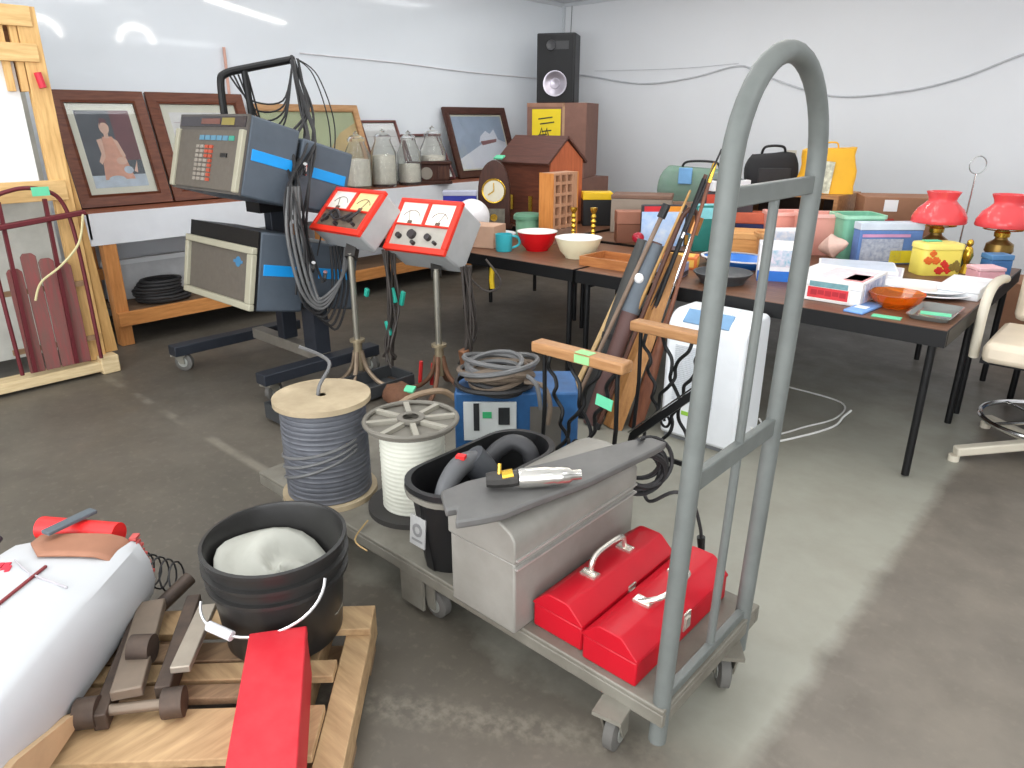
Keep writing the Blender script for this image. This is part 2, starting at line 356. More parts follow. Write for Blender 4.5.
MB().box((-1.487, 1.41, .548), (.03, .022, .012), rz=.4).build('switch', M('red_switch', (215, 40, 40), .4), r)
tag(MB().tube(curve_pts([(-1.555, 1.56, .34), (-1.545, 1.60, .45), (-1.51, 1.67, .50), (-1.45, 1.70, .475), (-1.425, 1.70, .36)], 7), .03, 12).build('hose', M('dark_hose', (58, 58, 60), .5), None, (-1.55, 1.6, .3)), 'thick dark grey hose arching up inside the black tote', 'hose')
# spools
def spool(x, y, rf, rw, z0, z1, flm, wind, lab, top):
    r = thing('cable_spool', lab, 'spool', (x, y, z0))
    MB().lathe([(.0, z0), (rf, z0), (rf, z0 + .02), (0, z0 + .02)], (x, y, 0), 40).build('lower_flange', flm if top == 'wood' else M('black_flange', (52, 50, 48), .6), r)
    pf = []; zz = z0 + .02; k = 72
    for i in range(k + 1):
        z = z0 + .02 + (z1 - z0 - .04) * i / k; pf.append((rw * (1 + .016 * (i % 2)) * (1 + .008 * math.sin(i * 1.7)), z))
    MB().lathe([(0, z0 + .02)] + pf + [(0, z1 - .03)], (x, y, 0), 44).build('wound_cable' if top == 'wood' else 'wound_cord', wind, r, smooth=70)
    if top == 'wood':
        MB().lathe([(.016, z1 - .02), (rf, z1 - .02), (rf, z1), (.016, z1)], (x, y, 0), 44).build('upper_flange', flm, r)
        m = MB(); m.tube(curve_pts([(x - .02, y - .01, z1 - .05), (x - .01, y, z1 + .03), (x - .07, y + .09, z1 + .09), (x - .12, y + .0, z1 + .16)], 6), .007, 6)
        m.build('cable_end', cable_gry, r)
        m = MB()
        for k in range(3):
            P = []
            for i in range(24):
                a = -2.6 + i * .12; P.append((x + rw * 1.03 * math.cos(a), y + rw * 1.03 * math.sin(a), z0 + .06 + .05 * k + (.16 - .03 * k) * i / 23))
            m.tube(P, .006, 6)
        m.build('loose_turn', cable_gry, r)
    else:
        m = MB(); m.torus((x, y, z1 - .01), rf - .008, .009, 44); m.lathe([(.03, z1 - .012), (.05, z1 - .012), (.05, z1), (.03, z1)], (x, y, 0), 24)
        m.lathe([(.02, z1 - .028), (rf - .01, z1 - .028), (rf - .01, z1 - .0195), (.02, z1 - .0195), (.02, z1 - .028)], (x, y, 0), 40)
        m.build('upper_flange', M('grey_spool_plastic', (108, 104, 95), .6, 0, .12), r)
        m = MB()
        for i in range(8):
            a = i * math.pi / 4 + .2; m.beam((x + .045 * math.cos(a), y + .045 * math.sin(a), z1 - .012), (x + (rf - .01) * math.cos(a), y + (rf - .01) * math.sin(a), z1 - .012), .02, .016)
        m.build('spoke', M('spool_spoke', (146, 142, 130), .55), r)
    return r
spool(-2.165, 1.355, .178, .155, .2, .60, M('pale_plywood', (172, 156, 128), .7, 0, .1, 7, c2=(144, 128, 102)), M('slate_cable', (84, 86, 92), .45, 0, .2, 20), 'spool of slate grey cable with a round plywood top on the truck', 'wood')
spool(-1.835, 1.50, .172, .115, .2, .56, None, M('white_cord', (214, 214, 200), .5, 0, .05, 20), 'spool of white cord with a spoked grey top on the truck', 'spoke')
# thin wire stub by the bucket
tag(MB().tube(curve_pts([(-1.86, 1.30, .215), (-1.80, 1.20, .21), (-1.72, 1.19, .205)], 5), .003, 5).build('wire_offcut', M('copper_wire', (190, 160, 110), .4, .5), None, (-1.8, 1.24, .2)), 'short tan wire end poking over the truck edge by the bucket', 'wire')
# black coil over the chest end and cord with plug
m = MB()
for i in range(9):
    a = i * .7; m.torus((-1.10 + .02 * math.sin(a), 1.865 + .018 * math.cos(a * 1.3), .47 + .02 * math.sin(a * 2)), .075 + .012 * math.sin(a * 3), .007, 26, 6, ax=(.6 + .25 * math.sin(a), -.6, .25 * math.cos(a)))
m.tube(curve_pts([(-1.10, 1.86, .54), (-1.09, 1.845, .585), (-1.08, 1.80, .60)], 4), .007, 6)
m.tube(curve_pts([(-1.10, 1.875, .40), (-1.06, 1.86, .36), (-.98, 1.87, .42), (-.93, 1.90, .40), (-.90, 1.92, .30), (-.895, 1.925, .25)], 6), .006, 6)
r = thing('cord_coil', 'tangled black cord coil hanging off the far end of the grey chest', 'cord', (-1.1, 1.87, .42))
m.build('coil', cable_blk, r)
MB().cyl((-.896, 1.925, .262), (-.892, 1.93, .21), .014, .011).build('plug', black_pl, r)
# ------------------------------------------------------------------ pallet group at the lower left
E1 = Vector((.70, -.714, 0)); E2 = Vector((.714, .70, 0)); O = Vector((-1.555, 1.09, 0))
def pal(u, v, z=0): return O + E1 * u + E2 * v + Vector((0, 0, z))      # u toward camera, v to the right (negative = left)
PM = Matrix(((E1.x, E2.x, 0, O.x), (E1.y, E2.y, 0, O.y), (0, 0, 1, 0), (0, 0, 0, 1)))
pw = wood('pallet_pine', (192, 162, 122), (164, 134, 98), 'x', .65, 5)
pw2 = wood('pallet_pine_weathered', (156, 128, 98), (120, 96, 74), 'y', .7, 5)
r = thing('pallet', 'low pine pallet on the floor under the bucket and the white bag', 'pallet', pal(.3, -.5))
for v0, v1, mm in ((-.075, 0, pw), (-.20, -.135, pw), (-.62, -.55, pw2), (-1.1, -1.03, pw2)):
    MB().bx(0, .62, v0, v1, .02, .105).xf(PM).build('stringer', mm, r, bevel=.003)
for u0, u1, mm in ((0, .11, pw), (.235, .30, pw), (.15, .225, pw2), (.315, .365, pw2), (.40, .56, pw)):
    MB().bx(u0, u1, -1.12, (0 if u0 < .1 else (-.075 if mm is pw else -.25)), .105, .13).xf(PM).build('deck_board', mm if u0 != .40 else wood('pallet_pine_b', (190, 160, 120), (162, 132, 96), 'y', .65, 5), r, bevel=.003)
MB().bx(0.05, .16, -1.1, 0, 0, .02).xf(PM).build('bottom_board', pw2, r); MB().bx(.42, .53, -1.1, 0, 0, .02).xf(PM).build('bottom_board', pw2, r)
# bucket
BX, BY = -1.665, .845
r = thing('bucket', 'black plastic bucket with wire handle standing on the pallet', 'bucket', (BX, BY, .13))
z0 = .13
MB().lathe([(0, z0), (.158, z0), (.165, z0 + .01), (.183, z0 + .21), (.197, z0 + .212), (.197, z0 + .222), (.186, z0 + .225), (.188, z0 + .258), (.202, z0 + .26), (.202, z0 + .27), (.189, z0 + .273), (.192, z0 + .305), (.2, z0 + .308), (.2, z0 + .318), (.19, z0 + .32), (.186, z0 + .31), (.165, z0 + .02), (0, z0 + .015)], (BX, BY, 0), 48).build('tub_body', M('black_bucket_plastic', (40, 39, 38), .38, 0, .15, 10), r)
# wire bail hanging down in front: ends on left and right ears
dr = Vector((.743, .669, 0)); df = Vector((.669, -.743, 0)); C0 = Vector((BX, BY, z0 + .24)); P = []
for i in range(25):
    a = math.pi * i / 24; P.append(C0 - dr * (.172 * math.cos(a)) + df * (.13 + .085 * math.sin(a)) + Vector((0, 0, -.085 * math.sin(a) ** .9 - (0.045 * (1 - i / 24)) + .03 * i / 24)))
bl = MB().tube(P, .004, 6).build('wire_handle', M('white_wire', (205, 205, 205), .3, .6), r)
g0 = P[5]; g1 = P[9]
MB().cyl(g0, g1, .014, n=12).build('grip', M('white_grip', (226, 226, 230), .4), bl)
m = MB()
rng = []
for k in range(9):
    q = .0008 + .168 * k / 8
    rng.append([Vector((BX, BY, 0)) + Vector((q * math.cos(a), q * math.sin(a), z0 + .18 + .085 * math.cos(a - 3.4) * q / .15 + .018 * math.sin(3 * a + k) - .02 * q)) for a in [2 * math.pi * j / 26 for j in range(26)]])
m.loft(rng, False)
o = m.build('plastic_sheet', M('white_cloth', (182, 182, 172), .6, 0, .05, 8, bump=.2), None, (BX, BY, z0 + .15), smooth=80); sm = o.modifiers.new('solid', 'SOLIDIFY'); sm.thickness = .006
tag(o, 'crumpled white sheet stuffed inside the black bucket', 'cloth')
# red long box
u = Vector((.815, -.58, 0)).normalized(); v = Vector((-u.y, u.x, 0)); o0 = Vector((-1.525, .672, 0))
Mx = Matrix(((u.x, v.x, 0, o0.x), (u.y, v.y, 0, o0.y), (0, 0, 1, 0), (0, 0, 0, 1)))
r = thing('long_metal_box', 'long narrow scuffed red metal box lying in front of the black bucket', 'box', o0 + Vector((0, 0, .13)))
rs = M('scuffed_red', (184, 24, 38), .6, 0, .12, 16, c2=(196, 48, 56))
MB().bx(0, .62, 0, .142, .13, .264).xf(Mx).build('body', rs, r, bevel=.004)
MB().bx(-.002, .622, -.002, .144, .265, .294).xf(Mx).build('lid', rs, r, bevel=.004)
# heavy iron press / jack lying between bag and bucket
iron = M('rusty_iron', (84, 70, 60), .55, .4, .3, 9, c2=(58, 50, 46)); ironp = M('worn_iron_plate', (126, 112, 98), .5, .4, .15, 7)
r = thing('iron_jack_frame', 'heavy rusty iron frame with round ends lying on the pallet', 'tool', pal(.3, -.55, .13))
def pt(x, y, z): return Vector((x, y, z))
MB().beam(pt(-1.99, .60, .19), pt(-1.66, .40, .20), .075, .03).build('plate', ironp, r, bevel=.004)
MB().beam(pt(-1.93, .70, .17), pt(-1.62, .47, .17), .04, .06).build('side_rail', iron, r, bevel=.004)
MB().beam(pt(-1.97, .55, .17), pt(-1.66, .33, .16), .035, .05).build('side_rail', iron, r, bevel=.004)
MB().beam(pt(-1.84, .70, .20), pt(-1.62, .52, .22), .05, .02).build('wedge_plate', M('bright_iron', (168, 158, 144), .45, .5), r, bevel=.003)
for a, b in (((-1.72, .30, .17), (-1.69, .34, .17)), ((-1.60, .46, .165), (-1.57, .50, .165)), ((-1.80, .47, .215), (-1.76, .51, .215))):
    MB().cyl(a, b, .038, n=20).build('round_end', iron, r)
MB().cyl((-1.69, .34, .17), (-1.60, .46, .165), .014).build('cross_pin', ironp, r)
MB().cyl((-1.99, .62, .17), (-2.02, .73, .20), .022).build('screw_shaft', iron, r)
# white bag
# ring coords: u along E1 from the far end, v across
L0 = Vector((-2.075, .635, 0))      # far right bottom corner
def bagp(u, v, z): return L0 + E1 * u + E2 * v + Vector((0, 0, z))
def bag_h(u): return .236 * (1 + .10 * math.sin(min(max(u, 0), 1) * 2.6))
rings = []
for u, k in ((-.02, .90), (-.012, .97), (.03, .99), (.06, 1), (.12, 1), (.2, 1), (.3, 1), (.4, 1), (.5, 1), (.6, 1), (.7, 1), (.8, 1), (.9, 1), (.98, .98), (1.0, .9)):
    hh = bag_h(u); wv = .43
    sec = [(.0, .03), (.016, .09), (.010, .17), (-.012, .235), (-.030, .247), (-.12, .258), (-.22, .262), (-.31, .257), (-.39, .240), (-.42, .20), (-.435, .11), (-.42, .02), (-.33, 0), (-.10, 0)]
    rings.append([bagp(u, -wv / 2 + (a + wv / 2) * k, .133 + z * hh / .262 * k) for a, z in sec])
bagm = M('white_vinyl', (186, 188, 190), .45, 0, .03, 3)
r = thing('sports_bag', 'long stuffed white vinyl bag with a brown flap lying on the pallet', 'bag', bagp(.4, -.2, .13))
o = MB().loft(rings).build('bag_body', bagm, r, smooth=38)
def topz(u, v): return .131 + bag_h(u) - .35 * (v + .215) ** 2
def strip(uv, wd, lift=.006):
    m = MB(); P = [bagp(a, b, topz(a, b) + lift) for a, b in uv]
    for i in range(len(P) - 1):
        m.beam(P[i], P[i + 1], wd, .006)
    return m
strip([(.16 + .06 * i, -.19 - .006 * i) for i in range(12)], .007).build('zipper', M('dark_red_zipper', (120, 40, 44), .5), r)
strip([(.12, -.30), (.2, -.21), (.26, -.08)], .004).build('seam_line', M('grey_seam', (176, 172, 176), .6), r)
m = MB()
for a, b, s_ in ((.14, -.33, .018), (.145, -.31, .022), (.16, -.295, .018), (.46, -.30, .03), (.48, -.275, .035), (.5, -.29, .02), (.42, -.31, .02)):
    MB().box(bagp(a, b, topz(a, b) + .001), (s_ * .7, s_ * 1.6, .006), rz=.8 + .3 * math.sin(a * 90)).build('printed_mark', M('red_print', (190, 40, 60), .5), r)
fl = M('brown_leather', (150, 104, 80), .6, 0, .12, 8, bump=.1)
m = MB(); R2 = []
for i in range(7):
    u_ = -.03 + .024 * i
    v0, v1 = -.30 + .02 * max(0, i - 3), -.03 - .0 * i
    R2.append([bagp(u_, v0 + (v1 - v0) * j / 8, topz(max(u_, .0), v0 + (v1 - v0) * j / 8) + .008 - (.05 if i == 0 else 0) - (.03 * ((j - 6) / 2 if j > 6 else 0) ** 2)) for j in range(9)])
vs = [p for q in R2 for p in q]; m.add(vs, [(i * 9 + j, i * 9 + j + 1, (i + 1) * 9 + j + 1, (i + 1) * 9 + j) for i in range(6) for j in range(8)])
o = m.build('leather_flap', fl, r); sm = o.modifiers.new('solid', 'SOLIDIFY'); sm.thickness = .008; sm.offset = 1
MB().cyl(bagp(-.095, -.35, .352), bagp(-.045, -.09, .356), .036, .034, 20).build('red_roll', M('red_vinyl', (222, 40, 40), .45), r)
MB().beam(bagp(-.11, -.19, .402), bagp(.03, -.26, .408), .036, .012).build('grey_strap', M('slate_strap', (84, 92, 98), .6), r, bevel=.003)
m = MB()
for i in range(9): m.box(bagp(-.024 + .006 * (i % 2), -.035 + .003 * i, .355 - .016 * i), (.03, .02, .009), rz=-.79)
m.build('lacing', M('red_lacing', (188, 84, 80), .6), r)
m = MB()
for k in range(8): m.torus(bagp(-.13 + .014 * k, -.16 + .032 * k, .20), .05, .003, 14, 5, ax=(1, .3 + .1 * k, .2))
m.build('cord_loops', cable_blk, r)
MB().tube(curve_pts([bagp(-.03, -.44, .36), bagp(.12, -.45, .33), bagp(.35, -.45, .32), bagp(.6, -.455, .32)], 6), .012, 8).build('edge_piping', M('black_piping', (44, 40, 48), .5), r)
MB().prism([(0, .02), (.06, .06), (.25, .13), (.45, .15), (.45, .02)], 'y', -.01, .012).xf(Matrix.Translation(bagp(.46, .018, .137)) @ Matrix.Rotation(-.795, 4, 'Z')).build('side_panel', M('tan_side_panel', (190, 160, 124), .6), r)
# ------------------------------------------------------------------ behind the truck
orange_wood = wood('varnished_oak', (176, 132, 90), (152, 108, 70), 'x', .4)
def iron_stand(x0, x1, y, zt, lab, tagside):
    r = thing('iron_bench_end', lab, 'bench end', ((x0 + x1) / 2, y, 0))
    b = MB().bx(x0, x1, y - .035, y + .035, zt - .045, zt).build('armrest', orange_wood, r, bevel=.008)
    w_ = x1 - x0; zb = zt - .045
    def tw(m, pts, rad=.008): m.tube(curve_pts(pts, 6), rad, 7); return m
    for q in (.10, .90):
        x = x0 + w_ * q
        MB().tube([(x, y, zb), (x + .006, y, zb * .66), (x - .006, y, zb * .33), (x, y, .04)], .009, 8).cyl((x, y, 0), (x, y, .04), .016).build('iron_post', black_metal, r)
    def wave(xa, xb, za, zc, amp, ph):
        return [(xa + (xb - xa) * i / 12 + amp * math.sin(i * 1.75 + ph), y + .6 * amp * math.cos(i * 1.75 + ph), za + (zc - za) * i / 12) for i in range(13)]
    for xa, xb, zc in ((.72, .16, .16), (.40, .84, .14), (.88, .50, .22), (.14, .40, .30)):
        tw(MB(), wave(x0 + w_ * xa, x0 + w_ * xb, zb, zc, .013, xa * 9)).build('twisted_bar', black_metal, r)
    MB().beam((x0 + w_ * .1, y, .13), (x0 + w_ * .9, y, .13), .012, .02).build('cross_rail', black_metal, r)
    MB().tube(curve_pts([(x0 + w_ * .5 + .035 * math.cos(t * .9) * (1 - t / 14), y, zb * .45 + .05 * math.sin(t * .9) * (1 - t / 14)) for t in range(12)], 3), .006, 6).build('iron_scroll', black_metal, r)
    if tagside:
        MB().bx(x0 + w_ * .5, x0 + w_ * .66, y - .0375, y - .0355, zt - .038, zt - .006).m(0).bx(x0 + w_ * .5, x0 + w_ * .66, y - .037, y + .01, zt + .0005, zt + .0015).build('price_tag', M('pale_green_tag', (150, 205, 140), .6), r)
        MB().box((x0 + w_ * .80, y - .014, zb - .13), (.075, .003, .045), ry=.15).build('price_tag', mint, r)
    return r
iron_stand(-1.76, -1.325, 2.10, .728, 'black wrought iron bench end with oak arm and green tag, nearer the truck', True)
iron_stand(-1.625, -1.235, 2.60, .735, 'black wrought iron bench end with plain oak arm, in front of the white dehumidifier', False)
r = thing('angle_bar', 'black steel bar with a bright edge leaning between the iron bench ends', 'bar', (-1.35, 2.3, 0))
MB().beam((-1.44, 2.36, .32), (-1.17, 2.36, .585), .03, .045, up=(0, 1, 0)).beam((-1.44, 2.36, .32), (-1.50, 2.37, .0), .03, .03, up=(0, 1, 0)).build('bar', black_metal, r)
MB().beam((-1.45, 2.335, .338), (-1.18, 2.335, .603), .006, .02, up=(0, 1, 0)).build('bright_edge', chrome, r)
# blue welder
yw = math.atan2(.669, .743)
r = thing('welder', 'blue steel welding machine with a white control panel on the floor behind the truck', 'machine', (-1.945, 2.19, 0), yw, local=True)
blue = M('blue_machine_paint', (48, 98, 150), .45, .1, .15, 7, c2=(40, 76, 118))
MB().bx(-.275, .275, 0, .30, .03, .425).build('case', blue, r, bevel=.01)
m = MB(); m.bx(-.235, .0, -.012, .0, .20, .385); m.build('control_panel', M('panel_white', (206, 210, 208), .5, 0, .05), r, bevel=.003)
m = MB(); m.bx(-.19, -.165, -.016, -.012, .25, .38); m.m(1).bx(-.15, -.11, -.016, -.012, .31, .34); m.m(0).bx(-.08, -.03, -.018, -.012, .28, .36); m.build('gauge', [M('panel_black', (40, 42, 44), .5), M('green_mark', (60, 170, 110), .5)], r)
m = MB(); m.bx(.06, .20, -.004, .0, .12, .36); m.build('vent_plate', M('dusty_metal', (104, 100, 94), .6, .3), r)
for s in (-.24, .24):
    m = MB(); m.bx(s - .03, s + .03, .02, .28, 0, .03); m.build('foot', black_metal, r)
r = thing('cable_coil', 'thick coil of grey and brown welding cable lying on the blue machine', 'cable', (-2.06, 2.19, .426), yw, local=True)
for k, mm in ((0, cable_blk), (1, M('brown_cable', (112, 98, 84), .6)), (2, cable_gry)):
    m = MB()
    for i in range(5):
        q = k * 5 + i; R_ = .085 + .016 * ((q * 7) % 5) + .006 * k; zz = .012 + .0085 * q * .9
        m.torus((.012 * math.sin(q * 2.3), .012 * math.cos(q * 1.7), zz), R_, .0115, 36, 6, ax=(.16 * math.sin(q * 1.9), .16 * math.cos(q * 2.7), 1), sx=1.15)
    if k == 1: m.tube(curve_pts([(.12, -.10, .06), (.20, -.13, .05), (.23, -.145, -.03), (.22, -.15, -.12)], 6), .0115, 7); m.tube(curve_pts([(-.1, -.12, .09), (.0, -.14, .12), (.10, -.12, .10), (.15, -.06, .08)], 5), .018, 8)
    if k == 2: m.tube(curve_pts([(.11, -.10, .10), (.17, -.14, .06), (.19, -.15, -.05)], 6), .010, 7)
    m.build('cable_loops', mm, r)
# dehumidifier
r = thing('dehumidifier', 'white plastic dehumidifier with a grille front standing before the long table', 'appliance', (-1.575, 3.22, 0))
x0, x1, y0, y1, zt = -1.72, -1.31, 3.06, 3.345, .675
wp = M('white_appliance', (236, 239, 242), .35, 0, .015)
prof = [(y0, .02), (y1, .02), (y1, zt - .03), (y1 - .03, zt)] + [(y0 + .10 - .10 * math.sin(a), zt - .10 + .10 * math.cos(a)) for a in [math.pi / 2 * i / 8 for i in range(9)]]
MB().prism(prof, 'x', x0, x1).build('case', wp, r, bevel=.02)
m = MB()
for i in range(30): m.bx(x0 + .06, x1 - .13, y0 - .006, y0 + .002, .22 + i * .0098, .2255 + i * .0098)
m.build('grille', M('grille_white', (210, 214, 218), .5), r)
MB().box((x0 + .20, y0 + .038, zt - .022), (.24, .08, .006), rx=.75).build('control_strip', M('blue_strip', (110, 150, 186), .4), r)
m = MB(); m.bx(x0 + .12, x1 - .16, y0 - .004, y0 + .001, .150, .170); m.build('green_stripe', M('lime_green', (150, 200, 70), .5), r)
m = MB(); m.bx(x0 + .12, x1 - .12, y0 + .09, y0 + .20, zt - .005, zt + .012); m.build('top_handle', white_pl, r, bevel=.004)
m = MB(); m.bx(x0 + .02, x1 - .02, y0 + .02, y1 - .02, 0, .02); m.build('base_foot', M('grey_plastic', (120, 122, 124), .5), r)
MB().tube(curve_pts([(-1.31, 3.34, .12), (-1.26, 3.42, .02), (-1.18, 3.66, .008), (-1.10, 3.90, .008), (-1.16, 4.15, .008), (-1.5, 4.2, .008)], 8), .005, 6).tube(curve_pts([(-1.31, 3.25, .10), (-1.25, 3.30, .02), (-1.15, 3.52, .008), (-1.07, 3.76, .008), (-1.06, 3.88, .03), (-1.045, 3.95, .05)], 8), .006, 6).build('power_cord', M('white_cord_pvc', (224, 224, 220), .4), r)
# bundle of long things leaning on the table edge
def lean(name, lab, cat, p, q, prof, mat, n=12, flat=1.0, parts=(), grp=None):
    """long round or flat thing from p (foot) to q (head) with radius profile along it"""
    p, q = Vector(p), Vector(q); d = q - p; Rm = Vector((0, 0, 1)).rotation_difference(d.normalized()).to_matrix().to_4x4()
    Mx = Matrix.Translation(p) @ Rm; L = d.length
    r = thing(name, lab, cat, p)
    m = MB(); m.lathe([(0, 0)] + [(a, z * L) for a, z in prof] + [(0, L)], n=n, sy=flat); m.xf(Mx).build('shaft', mat, r)
    for nm, a, z0, z1, mm in parts:
        MB().lathe([(0, z0 * L), (a, z0 * L), (a, z1 * L), (0, z1 * L)], n=n, sy=flat).xf(Mx).build(nm, mm, r)
    return r
brown_st = wood('walnut_stock', (96, 62, 48), (66, 42, 34), 'z', .4); tan_w = wood('tan_board', (176, 128, 78), (150, 104, 60), 'z', .5)
grn = M('gunmetal_sleeve', (62, 62, 60), .55, 0, .15); slate = M('slate_canvas', (96, 104, 112), .7, 0, .1)
lean('carry_sleeve', 'dark grey soft sleeve, leftmost of the leaning bundle before the table', 'sleeve', (-2.16, 2.98, 0), (-2.055, 3.325, .95), [(.045, 0), (.05, .3), (.042, .8), (.03, 1)], grn, 12, .6, (('webbing_strap', .054, .45, .48, cable_blk), ('tip_cap', .048, 0, .04, black_pl)))
lean('canvas_case', 'slate blue canvas case with a white tag in the leaning bundle', 'case', (-2.07, 2.93, 0), (-1.97, 3.315, .945), [(.04, 0), (.045, .3), (.05, .7), (.04, 1)], M('maroon_brown', (92, 66, 62), .6), 14, .8, (('canvas_cover', .052, .62, .99, slate),))
MB().sph((-1.985, 3.20, .77), (.028, .02, .028), 12, 8).build('white_tag', paper, [c for c in COL.objects if c.name.startswith('canvas_case')][0])
lean('wooden_board', 'tan wooden board leaning in the bundle behind the iron bench ends', 'board', (-1.95, 2.97, 0), (-1.84, 3.31, .90), [(.06, 0), (.06, .5), (.045, .85), (.035, 1)], tan_w, 4, .45)
lean('long_wood_stock', 'dark walnut stock with a long black tube standing in the leaning bundle', 'tool', (-2.02, 3.07, 0), (-1.72, 3.325, 1.30), [(.045, 0), (.05, .1), (.03, .35), (.02, .42), (.013, .5), (.011, 1)], brown_st, 12, .6, (('black_tube', .0135, .45, .985, black_metal),))
lean('long_wood_stock', 'reddish brown stock with a thin brass-tipped tube, rightmost in the leaning bundle', 'tool', (-1.86, 3.05, 0), (-1.68, 3.33, 1.36), [(.04, 0), (.045, .12), (.025, .36), (.016, .45), (.010, .55), (.010, 1)], wood('cherry_stock', (124, 78, 56), (92, 56, 42), 'z', .4), 12, .6, (('tip', .012, .93, .995, brass),))
lean('fishing_rod', 'thin dark rod with a cork grip rising highest from the leaning bundle', 'rod', (-2.10, 3.10, 0), (-1.655, 3.335, 1.42), [(.014, 0), (.014, .3), (.007, .34), (.005, 1)], cable_blk, 8, 1, (('cork_grip', .017, .02, .28, M('cork', (186, 148, 104), .8)), ('reel_seat', .012, .3, .36, chrome), ('line_guide', .010, .7, .72, chrome)))
lean('fishing_rod', 'tan bamboo rod slanting up the middle of the leaning bundle', 'rod', (-2.13, 3.02, 0), (-1.80, 3.33, 1.22), [(.011, 0), (.010, .5), (.006, 1)], wood('bamboo', (190, 150, 92), (164, 122, 70), 'z', .5), 8, 1, (('cloth_grip', .016, .02, .22, brown_st),))
lean('golf_club', 'steel golf club standing head up in the leaning bundle', 'club', (-1.98, 3.13, 0), (-1.76, 3.345, 1.06), [(.008, 0), (.007, 1)], chrome, 8, 1, (('grip', .014, 0, .25, black_pl), ('club_head', .03, .95, 1.03, M('copper_head', (176, 120, 70), .35, .7))))
wc = lean('walking_cane', 'dark brown walking cane with a curved handle in the leaning bundle', 'cane', (-2.0, 2.90, 0), (-1.83, 3.30, 1.06), [(.011, 0), (.013, 1)], brown_st, 10, 1, (('rubber_tip', .015, 0, .03, black_pl),))
MB().tube(curve_pts([(-1.83, 3.30, 1.055), (-1.82, 3.32, 1.10), (-1.79, 3.33, 1.13), (-1.755, 3.33, 1.11), (-1.745, 3.325, 1.07)], 6), .013, 8).build('crook', brown_st, wc)
lean('walking_cane', 'grey brown cane with a black knob, left of the slate canvas case', 'cane', (-2.20, 2.90, 0), (-1.93, 3.32, 1.12), [(.011, 0), (.012, 1)], M('driftwood', (128, 108, 92), .6, 0, .15), 10, 1, (('knob', .022, .96, 1.02, black_pl),))
lean('axe_handle', 'bent tan axe handle lying against the left of the leaning bundle', 'handle', (-2.22, 2.86, 0), (-2.12, 3.30, .74), [(.016, 0), (.02, .1), (.014, .5), (.018, .8), (.022, 1)], wood('ash_handle', (196, 166, 120), (170, 140, 96), 'z', .5), 10, .7, (('iron_head', .045, .02, .10, iron),))
# ------------------------------------------------------------------ engine analyser on its wheeled stand
cons = M('blue_grey_cabinet', (82, 91, 101), .5, .1, .08, 10); conf = M('taupe_panel', (96, 90, 82), .5, 0, .1, 30)
blu = M('bright_blue_stripe', (28, 148, 222), .4, 0, .05); bone = M('bone_trim', (166, 162, 142), .5, 0, .05)
r = thing('engine_analyzer', 'old two-console engine analyser with blue stripes and hanging leads on a wheeled stand', 'machine', (-4.15, 2.3, 0))
base_m = M('navy_steel', (46, 50, 58), .5, .3, .15); beam_m = M('worn_steel_beam', (140, 134, 124), .5, .4, .15)
for x, yf in ((-4.58, 1.80), (-3.66, 1.90)):
    f = MB(); f.bx(x - .05, x + .05, yf, 2.72, .115, .18); f.build('foot_bar', base_m, r, bevel=.004)
MB().bx(-4.53, -3.71, 2.34, 2.42, .13, .20).build('cross_beam', beam_m, r, bevel=.004)
for x, y, a in ((-4.6, 1.86, .6), (-3.66, 1.96, 1.9), (-4.58, 2.66, 2.2), (-3.66, 2.66, .3)):
    caster(x, y, a, r, .06, .115, False)
MB().bx(-4.19, -4.11, 2.34, 2.44, .20, 1.18).build('post', base_m, r, bevel=.004)
MB().box((-3.76, 2.36, .36), (.13, .10, .34)).build('lower_post', base_m, r)
